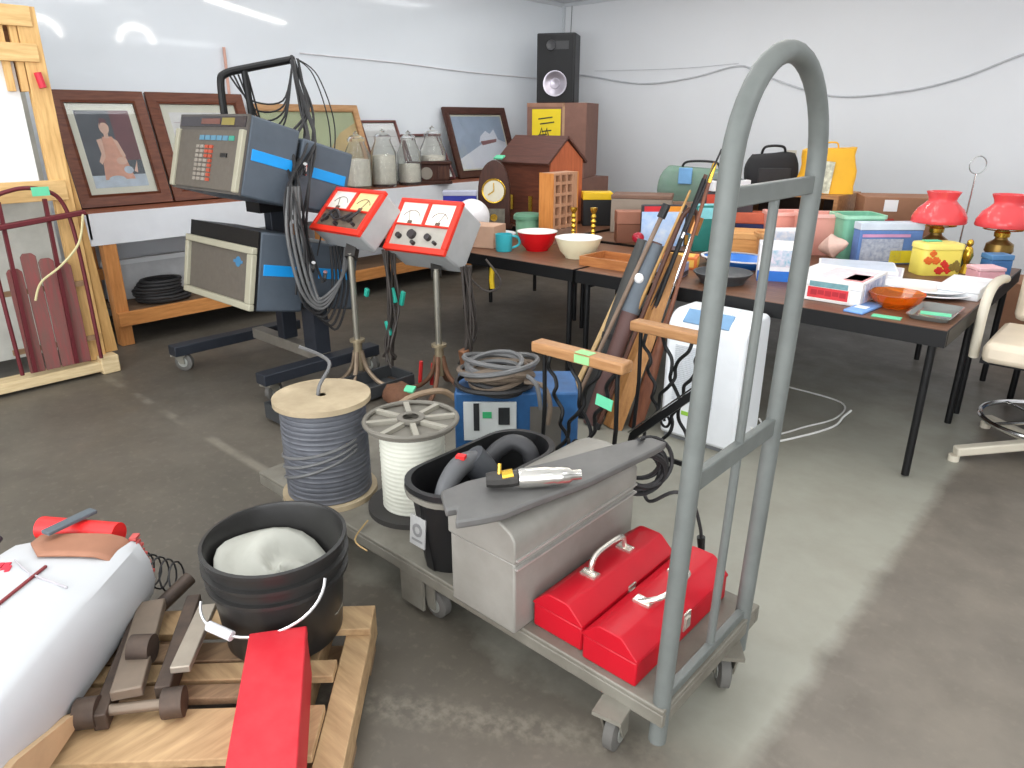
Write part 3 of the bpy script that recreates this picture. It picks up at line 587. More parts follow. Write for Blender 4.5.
def console(px, py, pz, tilt, wd, hh, dp, upper):
    Mx = Matrix.Translation((px, py, pz)) @ Matrix.Rotation(-tilt, 4, 'X')
    w2 = wd / 2
    m = MB(); m.bx(-w2, w2, .0, .30, 0, hh); body = m.xf(Mx).build('console_front', cons, r, bevel=.012)
    MB().bx(-w2 + .02, w2 - .01, .33, dp, .02, hh - .03).xf(Mx).build('console_rear', cons, r, bevel=.012)
    MB().bx(-w2 + .04, w2 - .04, .295, .335, .04, hh - .06).xf(Mx).build('console_neck', black_metal, r)
    m = MB(); m.bx(w2 - .002, w2 + .003, .03, .28, hh * .46, hh * .60); m.xf(Mx).build('blue_stripe', blu, body, bevel=.002)
    m = MB(); m.bx(w2 - .012, w2 - .005, .40, dp - .03, hh * .46, hh * .60); m.xf(Mx).build('blue_stripe', blu, body, bevel=.002)
    m = MB(); m.bx(-w2, w2, -.012, 0, 0, hh); m.xf(Mx).build('face_plate', M('dark_taupe', (84, 80, 76), .5) if upper else black_metal, body)
    if upper:
        for s in (-1, 1): MB().bx(s * (w2 - .025) - .022, s * (w2 - .025) + .022, -.035, 0, .01, hh * .80).xf(Mx).build('side_trim', bone, body, bevel=.006)
        MB().bx(-w2 + .05, w2 - .05, -.022, -.012, .015, hh * .79).xf(Mx).build('keypad_panel', conf, body)
        m = MB(); m.bx(-w2 + .02, w2 - .02, -.016, -.012, hh * .84, hh * .97); m.xf(Mx).build('display_window', M('dark_window', (54, 50, 54), .25), body)
        m = MB(); m.mi = 0; m.bx(-.12, .1, -.018, -.016, hh * .87, hh * .94); m.mi = 1; m.bx(.12, .26, -.018, -.016, hh * .86, hh * .95)
        m.xf(Mx).build('dial_strip', [M('brown_strip', (112, 74, 66), .5), M('yellow_strip', (136, 124, 66), .5)], body)
        m = MB()
        for i in range(6): m.mi = 1 if i == 5 else 0; m.bx(-.10 + i * .068, -.045 + i * .068, -.026, -.022, hh * .66, hh * .72)
        m.xf(Mx).build('indicator_row', [M('blue_lamp', (88, 136, 160), .4), M('teal_lamp', (60, 150, 130), .4)], body)
        m = MB()
        for i in range(8):
            for j in range(4):
                m.mi = 1 if (j == 3 or (j == 2 and i > 4)) else 0; m.bx(-.12 + j * .052, -.085 + j * .052, -.03, -.022, hh * .13 + i * .026, hh * .13 + .017 + i * .026)
        MB().bx(.17, .24, -.028, -.022, hh * .45, hh * .50).xf(Mx).build('key_slot', black_pl, body)
        m.xf(Mx).build('keypad', [M('key_grey', (150, 142, 132), .5), M('key_red', (176, 78, 56), .5), black_pl], body)
    else:
        m = MB()
        for a, b, c_, d_ in ((-w2, w2, 0, .04), (-w2, w2, hh * .80 - .04, hh * .80), (-w2, -w2 + .04, .04, hh * .8 - .04), (w2 - .06, w2, .04, hh * .8 - .04)):
            m.bx(a, b, -.045, -.012, c_, d_)
        m.xf(Mx).build('face_trim', bone, body, bevel=.006)
        MB().bx(-w2 + .04, w2 - .06, -.022, -.012, .04, hh * .8 - .04).xf(Mx).build('mesh_panel', conf, body)
        m = MB(); m.cyl((.22, -.024, hh * .58), (.22, -.022, hh * .58), .03, n=16); m.bx(.17, .27, -.025, -.022, hh * .565, hh * .60); m.xf(Mx).build('emblem', M('emblem_blue', (60, 120, 160), .4), body)
    return body
console(-4.15, 1.97, 1.165, .29, .80, .43, .68, True)
console(-4.16, 1.975, .52, .20, .82, .45, .68, False)
m = MB(); m.bx(-4.23, -4.07, 2.25, 2.45, 1.02, 1.14); m.build('tilt_mount', black_metal, r)
MB().tube(curve_pts([(-4.25, 2.2, 1.5), (-4.25, 2.2, 1.74), (-4.25, 2.235, 1.80), (-4.22, 2.36, 1.835), (-4.16, 2.64, 1.895)], 6), .022, 10).tube([(-4.22, 2.34, 1.82), (-4.22, 2.36, 1.5)], .02, 10).build('gantry_arm', black_metal, r)
MB().tube([(-4.14, 2.62, 1.89), (-4.08, 2.64, 1.4), (-4.05, 2.66, 1.1)], .016, 8).build('cable_mast', cable_gry, r)
leads = MB(); rr_ = random.Random(3)
def lead(pts, rad=.0085, mb=None): (mb or leads).tube(curve_pts(pts, 6), rad, 6)
for i in range(9):
    j = lambda s: rr_.uniform(-s, s)
    lead([(-4.15 + j(.03), 2.63 + j(.03), 1.90 + j(.02)), (-4.02 + j(.05), 2.60 + j(.05), 1.62), (-3.82 + j(.06), 2.42 + j(.07), 1.42), (-3.68 + j(.04), 2.27 + j(.07), 1.18 + j(.05)), (-3.66 + j(.04), 2.26 + j(.08), .92), (-3.66 + j(.04), 2.27 + j(.10), .62 + j(.18))], .008)
for i in range(2):
    j = lambda s: rr_.uniform(-s, s)
    lead([(-4.15 + j(.03), 2.66, 1.90), (-4.08, 2.72 + .03 * i, 1.80), (-4.02, 2.76 + .04 * i, 1.50), (-3.85, 2.6, 1.15), (-3.67, 2.36, .8)], .004)
for i in range(5):
    lead([(-3.66, 2.24, .95 - .05 * i), (-3.64, 2.20 + .03 * i, .60 - .03 * i), (-3.62, 2.30 + .03 * i, .47 - .03 * i), (-3.61, 2.40 + .03 * i, .60), (-3.63, 2.43 + .02 * i, .85)], .008)
leads.build('hanging_leads', cable_blk, r)
m2 = MB()
for i in range(5): lead([(-4.24, 2.25 + .03 * i, 1.80), (-4.22, 2.36 + .02 * i, 1.66 - .05 * i), (-4.18, 2.55, 1.66 - .03 * i), (-4.15, 2.62, 1.86)], .0055, m2)
m2.build('gantry_leads', cable_blk, r)
m3 = MB()
for i in range(4): lead([(-3.67, 2.22 + .02 * i, 1.20), (-3.64, 2.16 + .03 * i, .95), (-3.62, 2.20 + .03 * i, .62), (-3.60, 2.32, .50 + .02 * i), (-3.59, 2.46, .66), (-3.60, 2.52 + .02 * i, .86)], .010, m3)
m3.build('grey_leads', cable_gry, r)
for c in ((-3.69, 2.34, 1.26), (-3.64, 2.30, .72), (-3.62, 2.36, .66)): MB().tube([c, (c[0] + .05, c[1] - .02, c[2] + .06)], .012, 8).build('probe_clip', chrome, r)
# ------------------------------------------------------------------ red trimmed tester heads on pedestals
pod_grey = M('pod_grey', (176, 178, 178), .45, .2, .08); pod_dark = M('pod_shadow_grey', (128, 128, 126), .5, .2, .08); red_tr = M('red_trim', (226, 52, 34), .4, 0, .05)
def pod(x, y, z, yaw, tilt, wd, hh, dp, gx, gy, zb, lab, which):
    r = thing('battery_tester', lab, 'tester', (gx, gy, 0))
    Mx = Matrix.Translation((x, y, z)) @ Matrix.Rotation(yaw, 4, 'Z') @ Matrix.Rotation(-tilt, 4, 'X'); w2 = wd / 2
    hd = MB().bx(-w2, w2, .012, dp, 0, hh).xf(Mx).build('head_case', pod_grey, r, bevel=.012)
    m = MB()
    for a, b, c, d in ((-w2 - .005, w2 + .005, -.005, .03), (-w2 - .005, w2 + .005, hh - .018, hh + .005), (-w2 - .005, -w2 + .018, .03, hh - .018), (w2 - .03, w2 + .005, .03, hh - .018), (-.010, .010, hh * .52, hh - .018), (-w2 + .018, w2 - .03, hh * .49, hh * .52)):
        m.bx(a, b, -.012, .016, c, d)
    m.xf(Mx).build('red_bezel', red_tr, hd, bevel=.004)
    for s in (-1, 1):
        a, b = (-w2 + .018, -.010) if s < 0 else (.010, w2 - .03)
        mt = MB().bx(a, b, .0, .013, hh * .52, hh - .018).xf(Mx).build('meter_face', M('meter_white', (236, 232, 220), .35) if which or s < 0 else M('meter_cream', (226, 208, 150), .35), hd)
        m = MB(); c = (a + b) / 2; P = [(c + (b - a) * .36 * math.cos(t), -.002, hh * .58 + (b - a) * .36 * math.sin(t)) for t in [math.pi * (.15 + .7 * i / 12) for i in range(13)]]
        m.tube(P, .0018, 5); m.box((c, -.002, hh * .56), (.03, .004, .018)); m.tube([(c, -.003, hh * .56), (c + .03 * s, -.003, hh * .78)], .0015, 5); m.xf(Mx).build('meter_scale', M('meter_ink', (104, 84, 70), .5), mt)
    MB().bx(-w2 + .018, w2 - .03, .002, .013, .03, hh * .49).xf(Mx).build('control_panel', M('control_grey', (170, 166, 156), .5) if which else M('control_brown', (112, 98, 84), .5, 0, .2, 20), hd)
    m = MB()
    for kx, kz, kr in ((-.14, .085, .016), (-.05, .10, .026), (.07, .09, .019), (-.02, .05, .012), (.13, .06, .010)):
        MB().cyl((kx, -.022, kz), (kx, .004, kz), kr, n=14).xf(Mx).build('knob', M('knob_black', (52, 48, 48), .4), hd)
    if not which:
        m.tube(curve_pts([(-.15, -.015, .05), (-.06, -.03, .13), (.05, -.02, .07), (.15, -.03, .14)], 6), .008, 6); m.tube(curve_pts([(-.12, -.02, .12), (0, -.035, .06), (.1, -.03, .12)], 6), .007, 6)
    if not which: m.xf(Mx).build('tangled_lead', MATS['knob_black'], hd)
    MB().tube([(gx, gy, .12), (gx, gy, zb)], .019, 12).build('pole', M('dull_chrome', (168, 164, 152), .3, .8, .1), r)
    MB().lathe([(0, .30), (.045, .30), (.045, .315), (0, .315)], (gx, gy, 0), 20).lathe([(.019, .12), (.026, .12), (.026, .3), (.019, .3)], (gx, gy, 0), 16).build('collar', M('worn_brass_steel', (160, 146, 120), .4, .6), r)
    for i in range(4):
        a = .5 + i * math.pi / 2; c, s_ = math.cos(a), math.sin(a)
        MB().tube(curve_pts([(gx + .02 * c, gy + .02 * s_, .24), (gx + .05 * c, gy + .05 * s_, .13), (gx + .12 * c, gy + .12 * s_, .05), (gx + .22 * c, gy + .22 * s_, .016)], 5), .014, 8).build('leg', M('rusted_chrome', (150, 132, 112), .4, .6, .2) if which == 0 else M('rusty_leg', (120, 86, 66), .5, .4, .2), r)
    nd = Mx.to_3x3() @ Vector((0, 1, 0)); cback = Mx @ Vector((0, dp, hh * .25))
    MB().beam((gx, gy, zb - .03), cback - nd * .03, .06, .06).build('swivel_bracket', dark_steel, r)
    lm = MB(); rg = random.Random(5 + which)
    for i in range(7):
        j = lambda s: rg.uniform(-s, s)
        ox, oy = (.13, .10) if which else (.15, .14)
        lm.tube(curve_pts([(gx + ox + j(.04), gy + oy + j(.04), zb + .02), (gx + ox + j(.04), gy + oy + .02 + j(.04), .48 + j(.1)), (gx + ox + j(.03), gy + oy + j(.03), .28), (gx + ox + j(.04) - .02, gy + oy + j(.04), .16 + j(.04))], 6), .008, 6)
    if which: lm.tube(curve_pts([(gx + .20, gy + .2, zb + .05), (gx + .26, gy + .26, zb - .08), (gx + .19, gy + .22, zb - .14), (gx + .12, gy + .12, zb - .04)], 7), .006, 6)
    lm.build('test_leads', M('dark_lead', (62, 56, 52), .55, 0, .2), r)
    tq = M('teal_clip', (40, 160, 140), .5)
    for i, (dx, dy, dz) in enumerate([(.06, .05, .60), (.17, .16, .58), (.20, .20, .56), (.14, .13, .38)] if not which else []):
        m = MB(); m.box((gx + dx, gy + dy, dz), (.028, .02, .09 if i else .05), ry=.3 * (-1) ** i); m.build('clamp', tq, r, bevel=.004)
    if not which:
        for dx, dy, dz, mm in ((.30, .22, .10, M('red_clamp', (190, 40, 40), .5)), (.36, .26, .09, MATS['red_clamp'])):
            MB().tube([(gx + dx, gy + dy, dz - .05), (gx + dx + .02, gy + dy, dz + .09)], .012, 7).build('clamp', mm, r)
    else:
        MB().box((gx + .13, gy + .09, .21), (.05, .05, .16), rx=.2).build('clamp', M('copper_clamp', (140, 98, 72), .45, .5), r, bevel=.006)
pod(-3.50, 2.374, .955, .03, .79, .44, .30, .16, -3.45, 2.44, .83, 'red-trimmed twin meter tester with leads piled on its face, left pedestal beside the analyser', 0)
pod(-3.076, 2.593, .862, .16, .63, .43, .318, .22, -3.01, 2.70, .76, 'red-trimmed twin white meter tester with clear face on the right pedestal', 1)
r = thing('rag_pile', 'crumpled rust brown lead bundle with a mint tag on the floor behind the spools', 'bundle', (-3.05, 2.42, 0))
m = MB(); m.sph((-3.05, 2.42, .06), (.12, .09, .07), 14, 8); 
for i, v_ in enumerate(m.V): m.V[i] = v_ + Vector((0, 0, .012 * math.sin(v_.x * 60) * math.cos(v_.y * 50)))
m.build('bundle', M('rust_brown', (104, 70, 50), .8, 0, .2, 30, bump=.4), r); MB().box((-2.97, 2.43, .115), (.06, .05, .012), rx=.4, rz=.4).build('price_tag', mint, r)
MB().tube(curve_pts([(-2.98, 2.36, .05), (-2.9, 2.44, .10), (-2.84, 2.56, .10), (-2.82, 2.66, .02)], 6), .018, 8).build('hose_end', M('tan_hose', (150, 128, 104), .6), r)
r = thing('steel_tray', 'long low dark steel tray with rusty ends on the floor behind the spools', 'tray', (-3.2, 2.2, 0))
m = MB(); m.bx(-3.42, -3.20, 1.78, 2.66, .02, .035); m.bx(-3.42, -3.405, 1.78, 2.66, .035, .11); m.bx(-3.215, -3.20, 1.78, 2.66, .035, .09); m.bx(-3.405, -3.215, 1.78, 1.795, .035, .1); m.bx(-3.405, -3.215, 2.645, 2.66, .035, .1)
m.build('pan', M('charcoal_steel', (66, 68, 70), .5, .3, .15), r)
for y_ in (1.82, 2.62): MB().cyl((-3.40, y_, .02), (-3.22, y_, .02), .02).build('runner', iron, r)
# ------------------------------------------------------------------ crate with sled, far left
r = thing('wooden_crate', 'tall raw pine crate frame standing on edge at the left with white panels inside', 'crate', (-5.1, .95, 0))
xc = -4.95
pz = wood('crate_pine', (226, 190, 134), (204, 164, 106), 'y', .6); pzv = wood('crate_pine_upright', (224, 184, 124), (198, 154, 96), 'z', .6)
for y0_, y1_ in ((1.425, 1.53), (.30, .40)):
    MB().bx(xc - .05, xc, y0_, y1_, .09, 2.14).build('upright', pzv, r, bevel=.004)
for z0_, z1_ in ((2.035, 2.14), (1.855, 1.95), (1.10, 1.215)):
    MB().bx(xc - .02, xc + .012, .30, 1.50, z0_, z1_).build('rail', pz, r, bevel=.003)
MB().bx(xc - .07, xc + .06, .20, 1.50, .02, .085).build('bottom_rail', wood('pale_pine', (216, 196, 156), (196, 172, 130), 'y', .6), r, bevel=.006)
MB().bx(xc - .08, xc + .07, 1.47, 1.58, 0, .115).build('foot_block', MATS['pale_pine'], r, bevel=.008)
MB().bx(-5.45, -4.96, 1.50, 1.53, .12, .22).build('side_board', pz, r, bevel=.003)
MB().prism([(1.535, .118), (1.61, .118), (1.565, 1.05), (1.535, 1.36)], 'x', -5.0, -4.965).build('side_brace', wood('side_pine', (200, 158, 100), (176, 134, 80), 'z', .6), r, bevel=.003)
for y0_ in (1.32, 1.385): MB().bx(xc - .04, xc - .005, y0_, y0_ + .035, 1.70, 2.05).build('slat', pzv, r, bevel=.002)
MB().bx(xc - .06, xc - .045, .40, 1.38, 1.21, 1.86).build('white_panel', paper, r)
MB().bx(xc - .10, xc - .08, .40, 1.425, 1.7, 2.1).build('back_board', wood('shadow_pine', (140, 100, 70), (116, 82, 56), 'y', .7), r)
MB().bx(-5.36, -5.33, .30, 1.5, .1, 2.0).build('rear_panel', M('grey_white_board', (190, 190, 182), .7), r)
MB().tube([(xc + .02, 1.47, 1.80), (xc + .03, 1.48, 1.72)], .02, 8).build('red_clip', M('red_clip', (200, 40, 60), .5), r)
sw = wood('faded_red_slat', (138, 72, 72), (112, 88, 80), 'z', .6); sfr = M('maroon_steel', (104, 40, 46), .45, .3, .1)
r = thing('sled', 'old wooden sled with faded red slats standing upright inside the pine crate', 'sled', (-4.88, 1.2, .09))
for i in range(4):
    y_ = 1.08 + i * .086; top = .74 if i in (0, 3) else .82 - .04 * (i - 1)
    MB().prism([(y_, .11), (y_ + .080, .11), (y_ + .080, top - .02), (y_ + .06, top), (y_ + .015, top), (y_, top - .02)], 'x', -4.90, -4.885).build('deck_slat', sw, r, bevel=.003)
MB().tube(curve_pts([(-4.86, 1.47, .12), (-4.86, 1.47, .8), (-4.86, 1.44, 1.08), (-4.86, 1.35, 1.17), (-4.86, 1.2, 1.18), (-4.86, 1.07, 1.10), (-4.86, 1.03, .8), (-4.86, 1.03, .12)], 8), .012, 8).build('runner', sfr, r)
MB().beam((-4.84, .95, .97), (-4.84, 1.54, 1.03), .03, .045, up=(1, 0, 0)).build('steering_bar', sfr, r, bevel=.006)
for y_ in (1.10, 1.33): MB().beam((-4.87, y_, .12), (-4.87, y_ + .02, 1.12), .02, .025, up=(1, 0, 0)).build('frame_strut', sfr, r)
for z_ in (.25, .6): MB().beam((-4.905, 1.02, z_), (-4.905, 1.48, z_), .03, .02, up=(1, 0, 0)).build('crosspiece', wood('sled_crosspiece', (150, 120, 90), None, 'y'), r)
MB().tube(curve_pts([(-4.82, 1.52, 1.02), (-4.80, 1.46, .86), (-4.80, 1.34, .74), (-4.80, 1.22, .66), (-4.80, 1.17, .56)], 6), .007, 6).build('pull_rope', M('cream_rope', (206, 196, 150), .8), r)
MB().box((-4.838, 1.33, 1.165), (.004, .09, .05)).build('price_tag', mint, r)
# ------------------------------------------------------------------ workbench and framed pictures along the left wall
ob = wood('orange_lumber', (204, 142, 82), (180, 116, 62), 'y', .6); obz = wood('orange_lumber_post', (204, 142, 84), (182, 118, 64), 'z', .6)
r = thing('workbench', 'long lumber workbench with a white cover along the left wall', 'workbench', (-5.7, 4.2, 0))
MB().bx(-5.97, -5.45, 1.74, 6.9, .90, .955).build('top', wood('bench_plank', (150, 92, 66), (122, 70, 50), 'y', .6), r)
MB().bx(-5.452, -5.435, 1.73, 6.9, .735, .95).m(0).bx(-5.96, -5.435, 1.725, 1.745, .78, .95).build('white_cover', M('white_sheet', (226, 228, 232), .6, 0, .03), r)
for y_ in (1.80, 3.55, 5.3):
    MB().bx(-5.53, -5.44, y_, y_ + .09, 0, .9).build('leg', obz, r, bevel=.004); MB().bx(-5.97, -5.88, y_, y_ + .09, 0, .9).build('leg', obz, r, bevel=.004)
MB().bx(-5.44, -5.40, 1.80, 6.9, .15, .25).build('stretcher', ob, r, bevel=.004); MB().bx(-5.88, -5.84, 1.80, 6.9, .42, .50).build('stretcher', ob, r, bevel=.004)
MB().bx(-5.97, -5.44, 1.85, 6.9, .225, .245).build('lower_shelf', wood('shelf_plank', (120, 96, 74), None, 'y', .7), r)
m = MB()
for i in range(7): m.torus((-5.62 + .01 * math.sin(i * 2), 2.20 + .02 * math.cos(i), .27 + .022 * i), .19 - .008 * i, .014, 30, 7, ax=(.08 * math.sin(i), .1, 1), sx=.8)
tag(m.build('cable_coil', cable_blk, None, (-5.62, 2.2, .25)), 'flat coil of black cable on the workbench lower shelf', 'cable')
for i, (y0_, y1_, h_, lab) in enumerate(((1.90, 2.55, .30, 'pale grey storage box behind the black cable coil under the workbench'), (2.75, 3.35, .24, 'low white box on the workbench lower shelf beside the analyser'))):
    r = thing('storage_box', lab, 'box', (-5.8, (y0_ + y1_) / 2, .247))
    MB().bx(-5.86 if i == 0 else -5.75, -5.84 + .02 if i == 0 else -5.5, y0_, y1_, .247, .247 + h_).build('body', M('pale_grey_box', (196, 198, 200), .6), r, bevel=.005)
    MB().bx(-5.865 if i == 0 else -5.755, -5.815 if i == 0 else -5.495, y0_ - .005, y1_ + .005, .247 + h_ - .03, .247 + h_ + .006).build('lid', white_pl, r)
redbrown = wood('mahogany_frame', (116, 68, 48), (88, 48, 34), 'y', .35)
def picture(y0_, y1_, zt, lab, fmat, fw, mat_w, artist, z0=.957, xb=-5.72, group=None):
    """framed picture leaning against the left wall; local x = along wall, y = up its face"""
    W = y1_ - y0_; H = math.hypot(zt - z0, 5.965 + xb); a = math.atan2(zt - z0, 5.965 + xb)
    r = thing('framed_picture', lab, 'picture', (xb, y0_, z0))
    # columns: local x -> world +y, local y -> up the lean, local z -> out to the room
    up = Vector((-math.cos(a), 0, math.sin(a))); out = Vector((math.sin(a), 0, math.cos(a)))
    Mx = Matrix(((0, up.x, out.x, xb), (1, 0, 0, y0_), (0, up.z, out.z, z0), (0, 0, 0, 1)))
    m = MB()
    def mitre(d, z_in, z_out, f0, f1):
        o_ = [(f0, f0), (W - f0, f0), (W - f0, H - f0), (f0, H - f0)]; i_ = [(f1, f1), (W - f1, f1), (W - f1, H - f1), (f1, H - f1)]
        for k in range(4):
            a1, a2, b1, b2 = o_[k], o_[(k + 1) % 4], i_[k], i_[(k + 1) % 4]
            m.add([(*a1, 0), (*a2, 0), (*b2, 0), (*b1, 0), (*a1, z_out), (*a2, z_out), (*b2, z_in), (*b1, z_in)], [(0, 1, 2, 3), (7, 6, 5, 4), (0, 4, 5, 1), (2, 6, 7, 3), (1, 5, 6, 2), (3, 7, 4, 0)])
    mitre(0, .022, .03, 0, fw * .8); mitre(0, .03, .018, fw * .8, fw)
    m.xf(Mx).build('frame', fmat, r, smooth=0)
    if mat_w: 
        mo = MB().bx(fw - .004, W - fw + .004, fw - .004, H - fw + .004, .004, .008).xf(Mx).build('mount', M('cream_mount', (224, 220, 198), .6, 0, .03), r)
    q = fw + mat_w; m = MB(); art = artist(m, q, W - q, q, H - q); m.xf(Mx).build('print', art, r, smooth=0)
    g = MB().bx(fw - .003, W - fw + .003, fw - .003, H - fw + .003, .0145, .016).xf(Mx).build('glass', M('picture_glass', (250, 252, 255), .02, 0, 0, trans=1, ior=1.3), r, smooth=0)
    return r
dk = M('print_dark', (84, 88, 92), .6, 0, .25, 6); dk2 = M('print_maroon', (112, 72, 74), .6, 0, .2, 8); pinkd = M('print_pink', (216, 160, 134), .6, 0, .15, 14); skin = M('print_skin', (222, 184, 160), .6, 0, .1, 12); pale = M('print_pale', (190, 200, 206), .6, 0, .2, 9)
def ell(m, x, y, rx, ry, z0, z1, n=18): m.prism([(x + rx * math.cos(2 * math.pi * i / n), y + ry * math.sin(2 * math.pi * i / n)) for i in range(n)], 'z', z0, z1)
def art_lady(m, x0, x1, y0, y1):
    w_, h_ = x1 - x0, y1 - y0
    m.mi = 0; m.bx(x0, x1, y0, y1, .008, .009); m.mi = 1; m.bx(x0 + w_ * .62, x1, y0 + h_ * .35, y1, .009, .0095)
    m.mi = 4; m.bx(x0, x1, y0, y0 + h_ * .16, .009, .0095)
    m.mi = 2; m.prism([(x0 + w_ * .22, y0 + h_ * .1), (x0 + w_ * .78, y0 + h_ * .1), (x0 + w_ * .70, y0 + h_ * .4), (x0 + w_ * .56, y0 + h_ * .66), (x0 + w_ * .38, y0 + h_ * .66), (x0 + w_ * .28, y0 + h_ * .4)], 'z', .0095, .0105)
    m.mi = 3; ell(m, x0 + w_ * .46, y0 + h_ * .78, w_ * .09, h_ * .09, .0095, .011); ell(m, x0 + w_ * .62, y0 + h_ * .34, w_ * .10, h_ * .05, .0105, .0115); m.bx(x0 + w_ * .42, x0 + w_ * .50, y0 + h_ * .64, y0 + h_ * .72, .0095, .0108); m.prism([(x0 + w_ * .26, y0 + h_ * .62), (x0 + w_ * .36, y0 + h_ * .64), (x0 + w_ * .34, y0 + h_ * .40), (x0 + w_ * .24, y0 + h_ * .30), (x0 + w_ * .20, y0 + h_ * .34), (x0 + w_ * .28, y0 + h_ * .44)], 'z', .010, .0112); m.prism([(x0 + w_ * .56, y0 + h_ * .64), (x0 + w_ * .64, y0 + h_ * .60), (x0 + w_ * .72, y0 + h_ * .40), (x0 + w_ * .66, y0 + h_ * .38)], 'z', .010, .0112); m.mi = 1; m.prism([(x0 + w_ * .38, y0 + h_ * .80), (x0 + w_ * .42, y0 + h_ * .90), (x0 + w_ * .52, y0 + h_ * .89), (x0 + w_ * .55, y0 + h_ * .80), (x0 + w_ * .50, y0 + h_ * .84), (x0 + w_ * .43, y0 + h_ * .84)], 'z', .011, .0116); m.mi = 4; ell(m, x0 + w_ * .70, y0 + h_ * .22, w_ * .09, h_ * .05, .0106, .0114); ell(m, x0 + w_ * .44, y0 + h_ * .10, w_ * .16, h_ * .05, .0106, .0114); m.mi = 3; m.prism([(x0 + w_ * .80, y0 + h_ * .2), (x0 + w_ * .9, y0 + h_ * .34), (x0 + w_ * .86, y0 + h_ * .18)], 'z', .0096, .0108)
    return [dk, dk2, pinkd, skin, pale]
def art_field(m, x0, x1, y0, y1):
    w_, h_ = x1 - x0, y1 - y0; m.mi = 0; m.bx(x0, x1, y0, y1, .008, .009); m.mi = 1
    m.prism([(x0 + w_ * .45, y0), (x1, y0), (x1, y0 + h_ * .85), (x0 + w_ * .8, y0 + h_ * .7), (x0 + w_ * .6, y0 + h_ * .4)], 'z', .009, .01)
    return [M('print_sage', (180, 186, 142), .6, 0, .12, 5), M('print_ochre', (206, 178, 120), .6, 0, .15, 6)]
def art_plain(m, x0, x1, y0, y1):
    m.mi = 0; m.bx(x0, x1, y0, y1, .008, .009); m.mi = 1
    for i in range(5): m.bx(x0 + .02, x1 - .02 - .03 * (i % 2), y0 + .05 + i * .1, y0 + .055 + i * .1, .009, .0095)
    return [M('print_white', (226, 222, 214), .6, 0, .06, 20), M('print_ink', (190, 176, 170), .6)]
def art_snow(m, x0, x1, y0, y1):
    w_, h_ = x1 - x0, y1 - y0; m.mi = 0; m.bx(x0, x1, y0, y1, .008, .009); m.mi = 1
    m.prism([(x0, y0), (x1, y0), (x1, y0 + h_ * .48), (x0 + w_ * .85, y0 + h_ * .55), (x0 + w_ * .55, y0 + h_ * .50), (x0 + w_ * .3, y0 + h_ * .36), (x0, y0 + h_ * .2)], 'z', .009, .01)
    m.prism([(x0 + w_ * .45, y0 + h_ * .5), (x0 + w_ * .85, y0 + h_ * .55), (x0 + w_ * .80, y0 + h_ * .75), (x0 + w_ * .7, y0 + h_ * .66), (x0 + w_ * .62, y0 + h_ * .72), (x0 + w_ * .5, y0 + h_ * .62)], 'z', .0095, .0105)
    m.mi = 2; m.prism([(x0 + w_ * .5, y0 + h_ * .44), (x0 + w_ * .8, y0 + h_ * .5), (x0 + w_ * .82, y0 + h_ * .56), (x0 + w_ * .48, y0 + h_ * .52)], 'z', .01, .011)
    return [M('print_blue_grey', (168, 182, 198), .6, 0, .08, 5), M('print_snow', (236, 238, 242), .6, 0, .03, 8), M('print_brown_roof', (156, 112, 110), .6)]
picture(1.80, 2.44, 1.74, 'mahogany framed print of a figure in a pink dress, leaning nearest the pine crate', redbrown, .085, .05, art_lady)
picture(2.46, 3.24, 1.74, 'mahogany framed picture mostly hidden behind the analyser upper console', redbrown, .085, .06, art_plain)
picture(3.30, 4.40, 1.67, 'wide tan framed green and ochre landscape behind the analyser leads', wood('tan_frame', (192, 150, 106), (164, 122, 82), 'y', .4), .06, 0, art_field)
picture(4.42, 4.86, 1.535, 'narrow brown framed white print behind the glass jars', wood('thin_brown_frame', (128, 82, 74), None, 'y', .4), .02, .0, art_plain)
picture(4.92, 5.44, 1.40, 'low maroon edged white print behind the tallest glass jar', wood('thin_maroon_frame', (110, 62, 60), None, 'y', .4), .02, .0, art_plain)
picture(5.50, 6.46, 1.67, 'large dark framed snow scene with a brown roof at the far end of the bench', wood('dark_brown_frame', (84, 54, 46), (66, 42, 36), 'y', .4), .075, .02, art_snow)
tag(MB().tube([(-5.93, 3.12, .957), (-5.975, 3.16, 2.10)], .012, 8).build('wooden_dowel', M('pink_wood', (206, 160, 144), .6), None, (-5.94, 3.14, .957)), 'thin pinkish wooden stick leaning on the wall behind the analyser boom', 'stick')
glass = M('clear_glass', (248, 249, 247), .05, 0, .01, trans=.95, ior=1.25)
def jar(x, y, z, rad, hh, lab, fill):
    r = thing('glass_jar', lab, 'jar', (x, y, z))
    b = hh * .78
    MB().lathe([(0, z), (rad * .9, z), (rad, z + .02), (rad, z + b * .75), (rad * .62, z + b), (rad * .62, z + b + .02), (rad * .57, z + b + .02), (rad * .57, z + b), (rad * .94, z + b * .74), (rad * .94, z + .025), (0, z + .015)], (x, y, 0), 26).build('jar_body', glass, r)
    MB().lathe([(0, z + b + .021), (rad * .66, z + b + .021), (rad * .66, z + b + .045), (rad * .4, z + b + .07), (rad * .16, z + b + .08), (rad * .2, z + hh - .02), (0, z + hh)], (x, y, 0), 22).build('lid', glass, r)
    MB().lathe([(0, z + .02), (rad * .9, z + .03), (rad * .9, z + b * fill), (0, z + b * fill + .01)], (x, y, 0), 22).build('contents', M('pale_contents', (232, 226, 212), .7, 0, .12, 30), r)
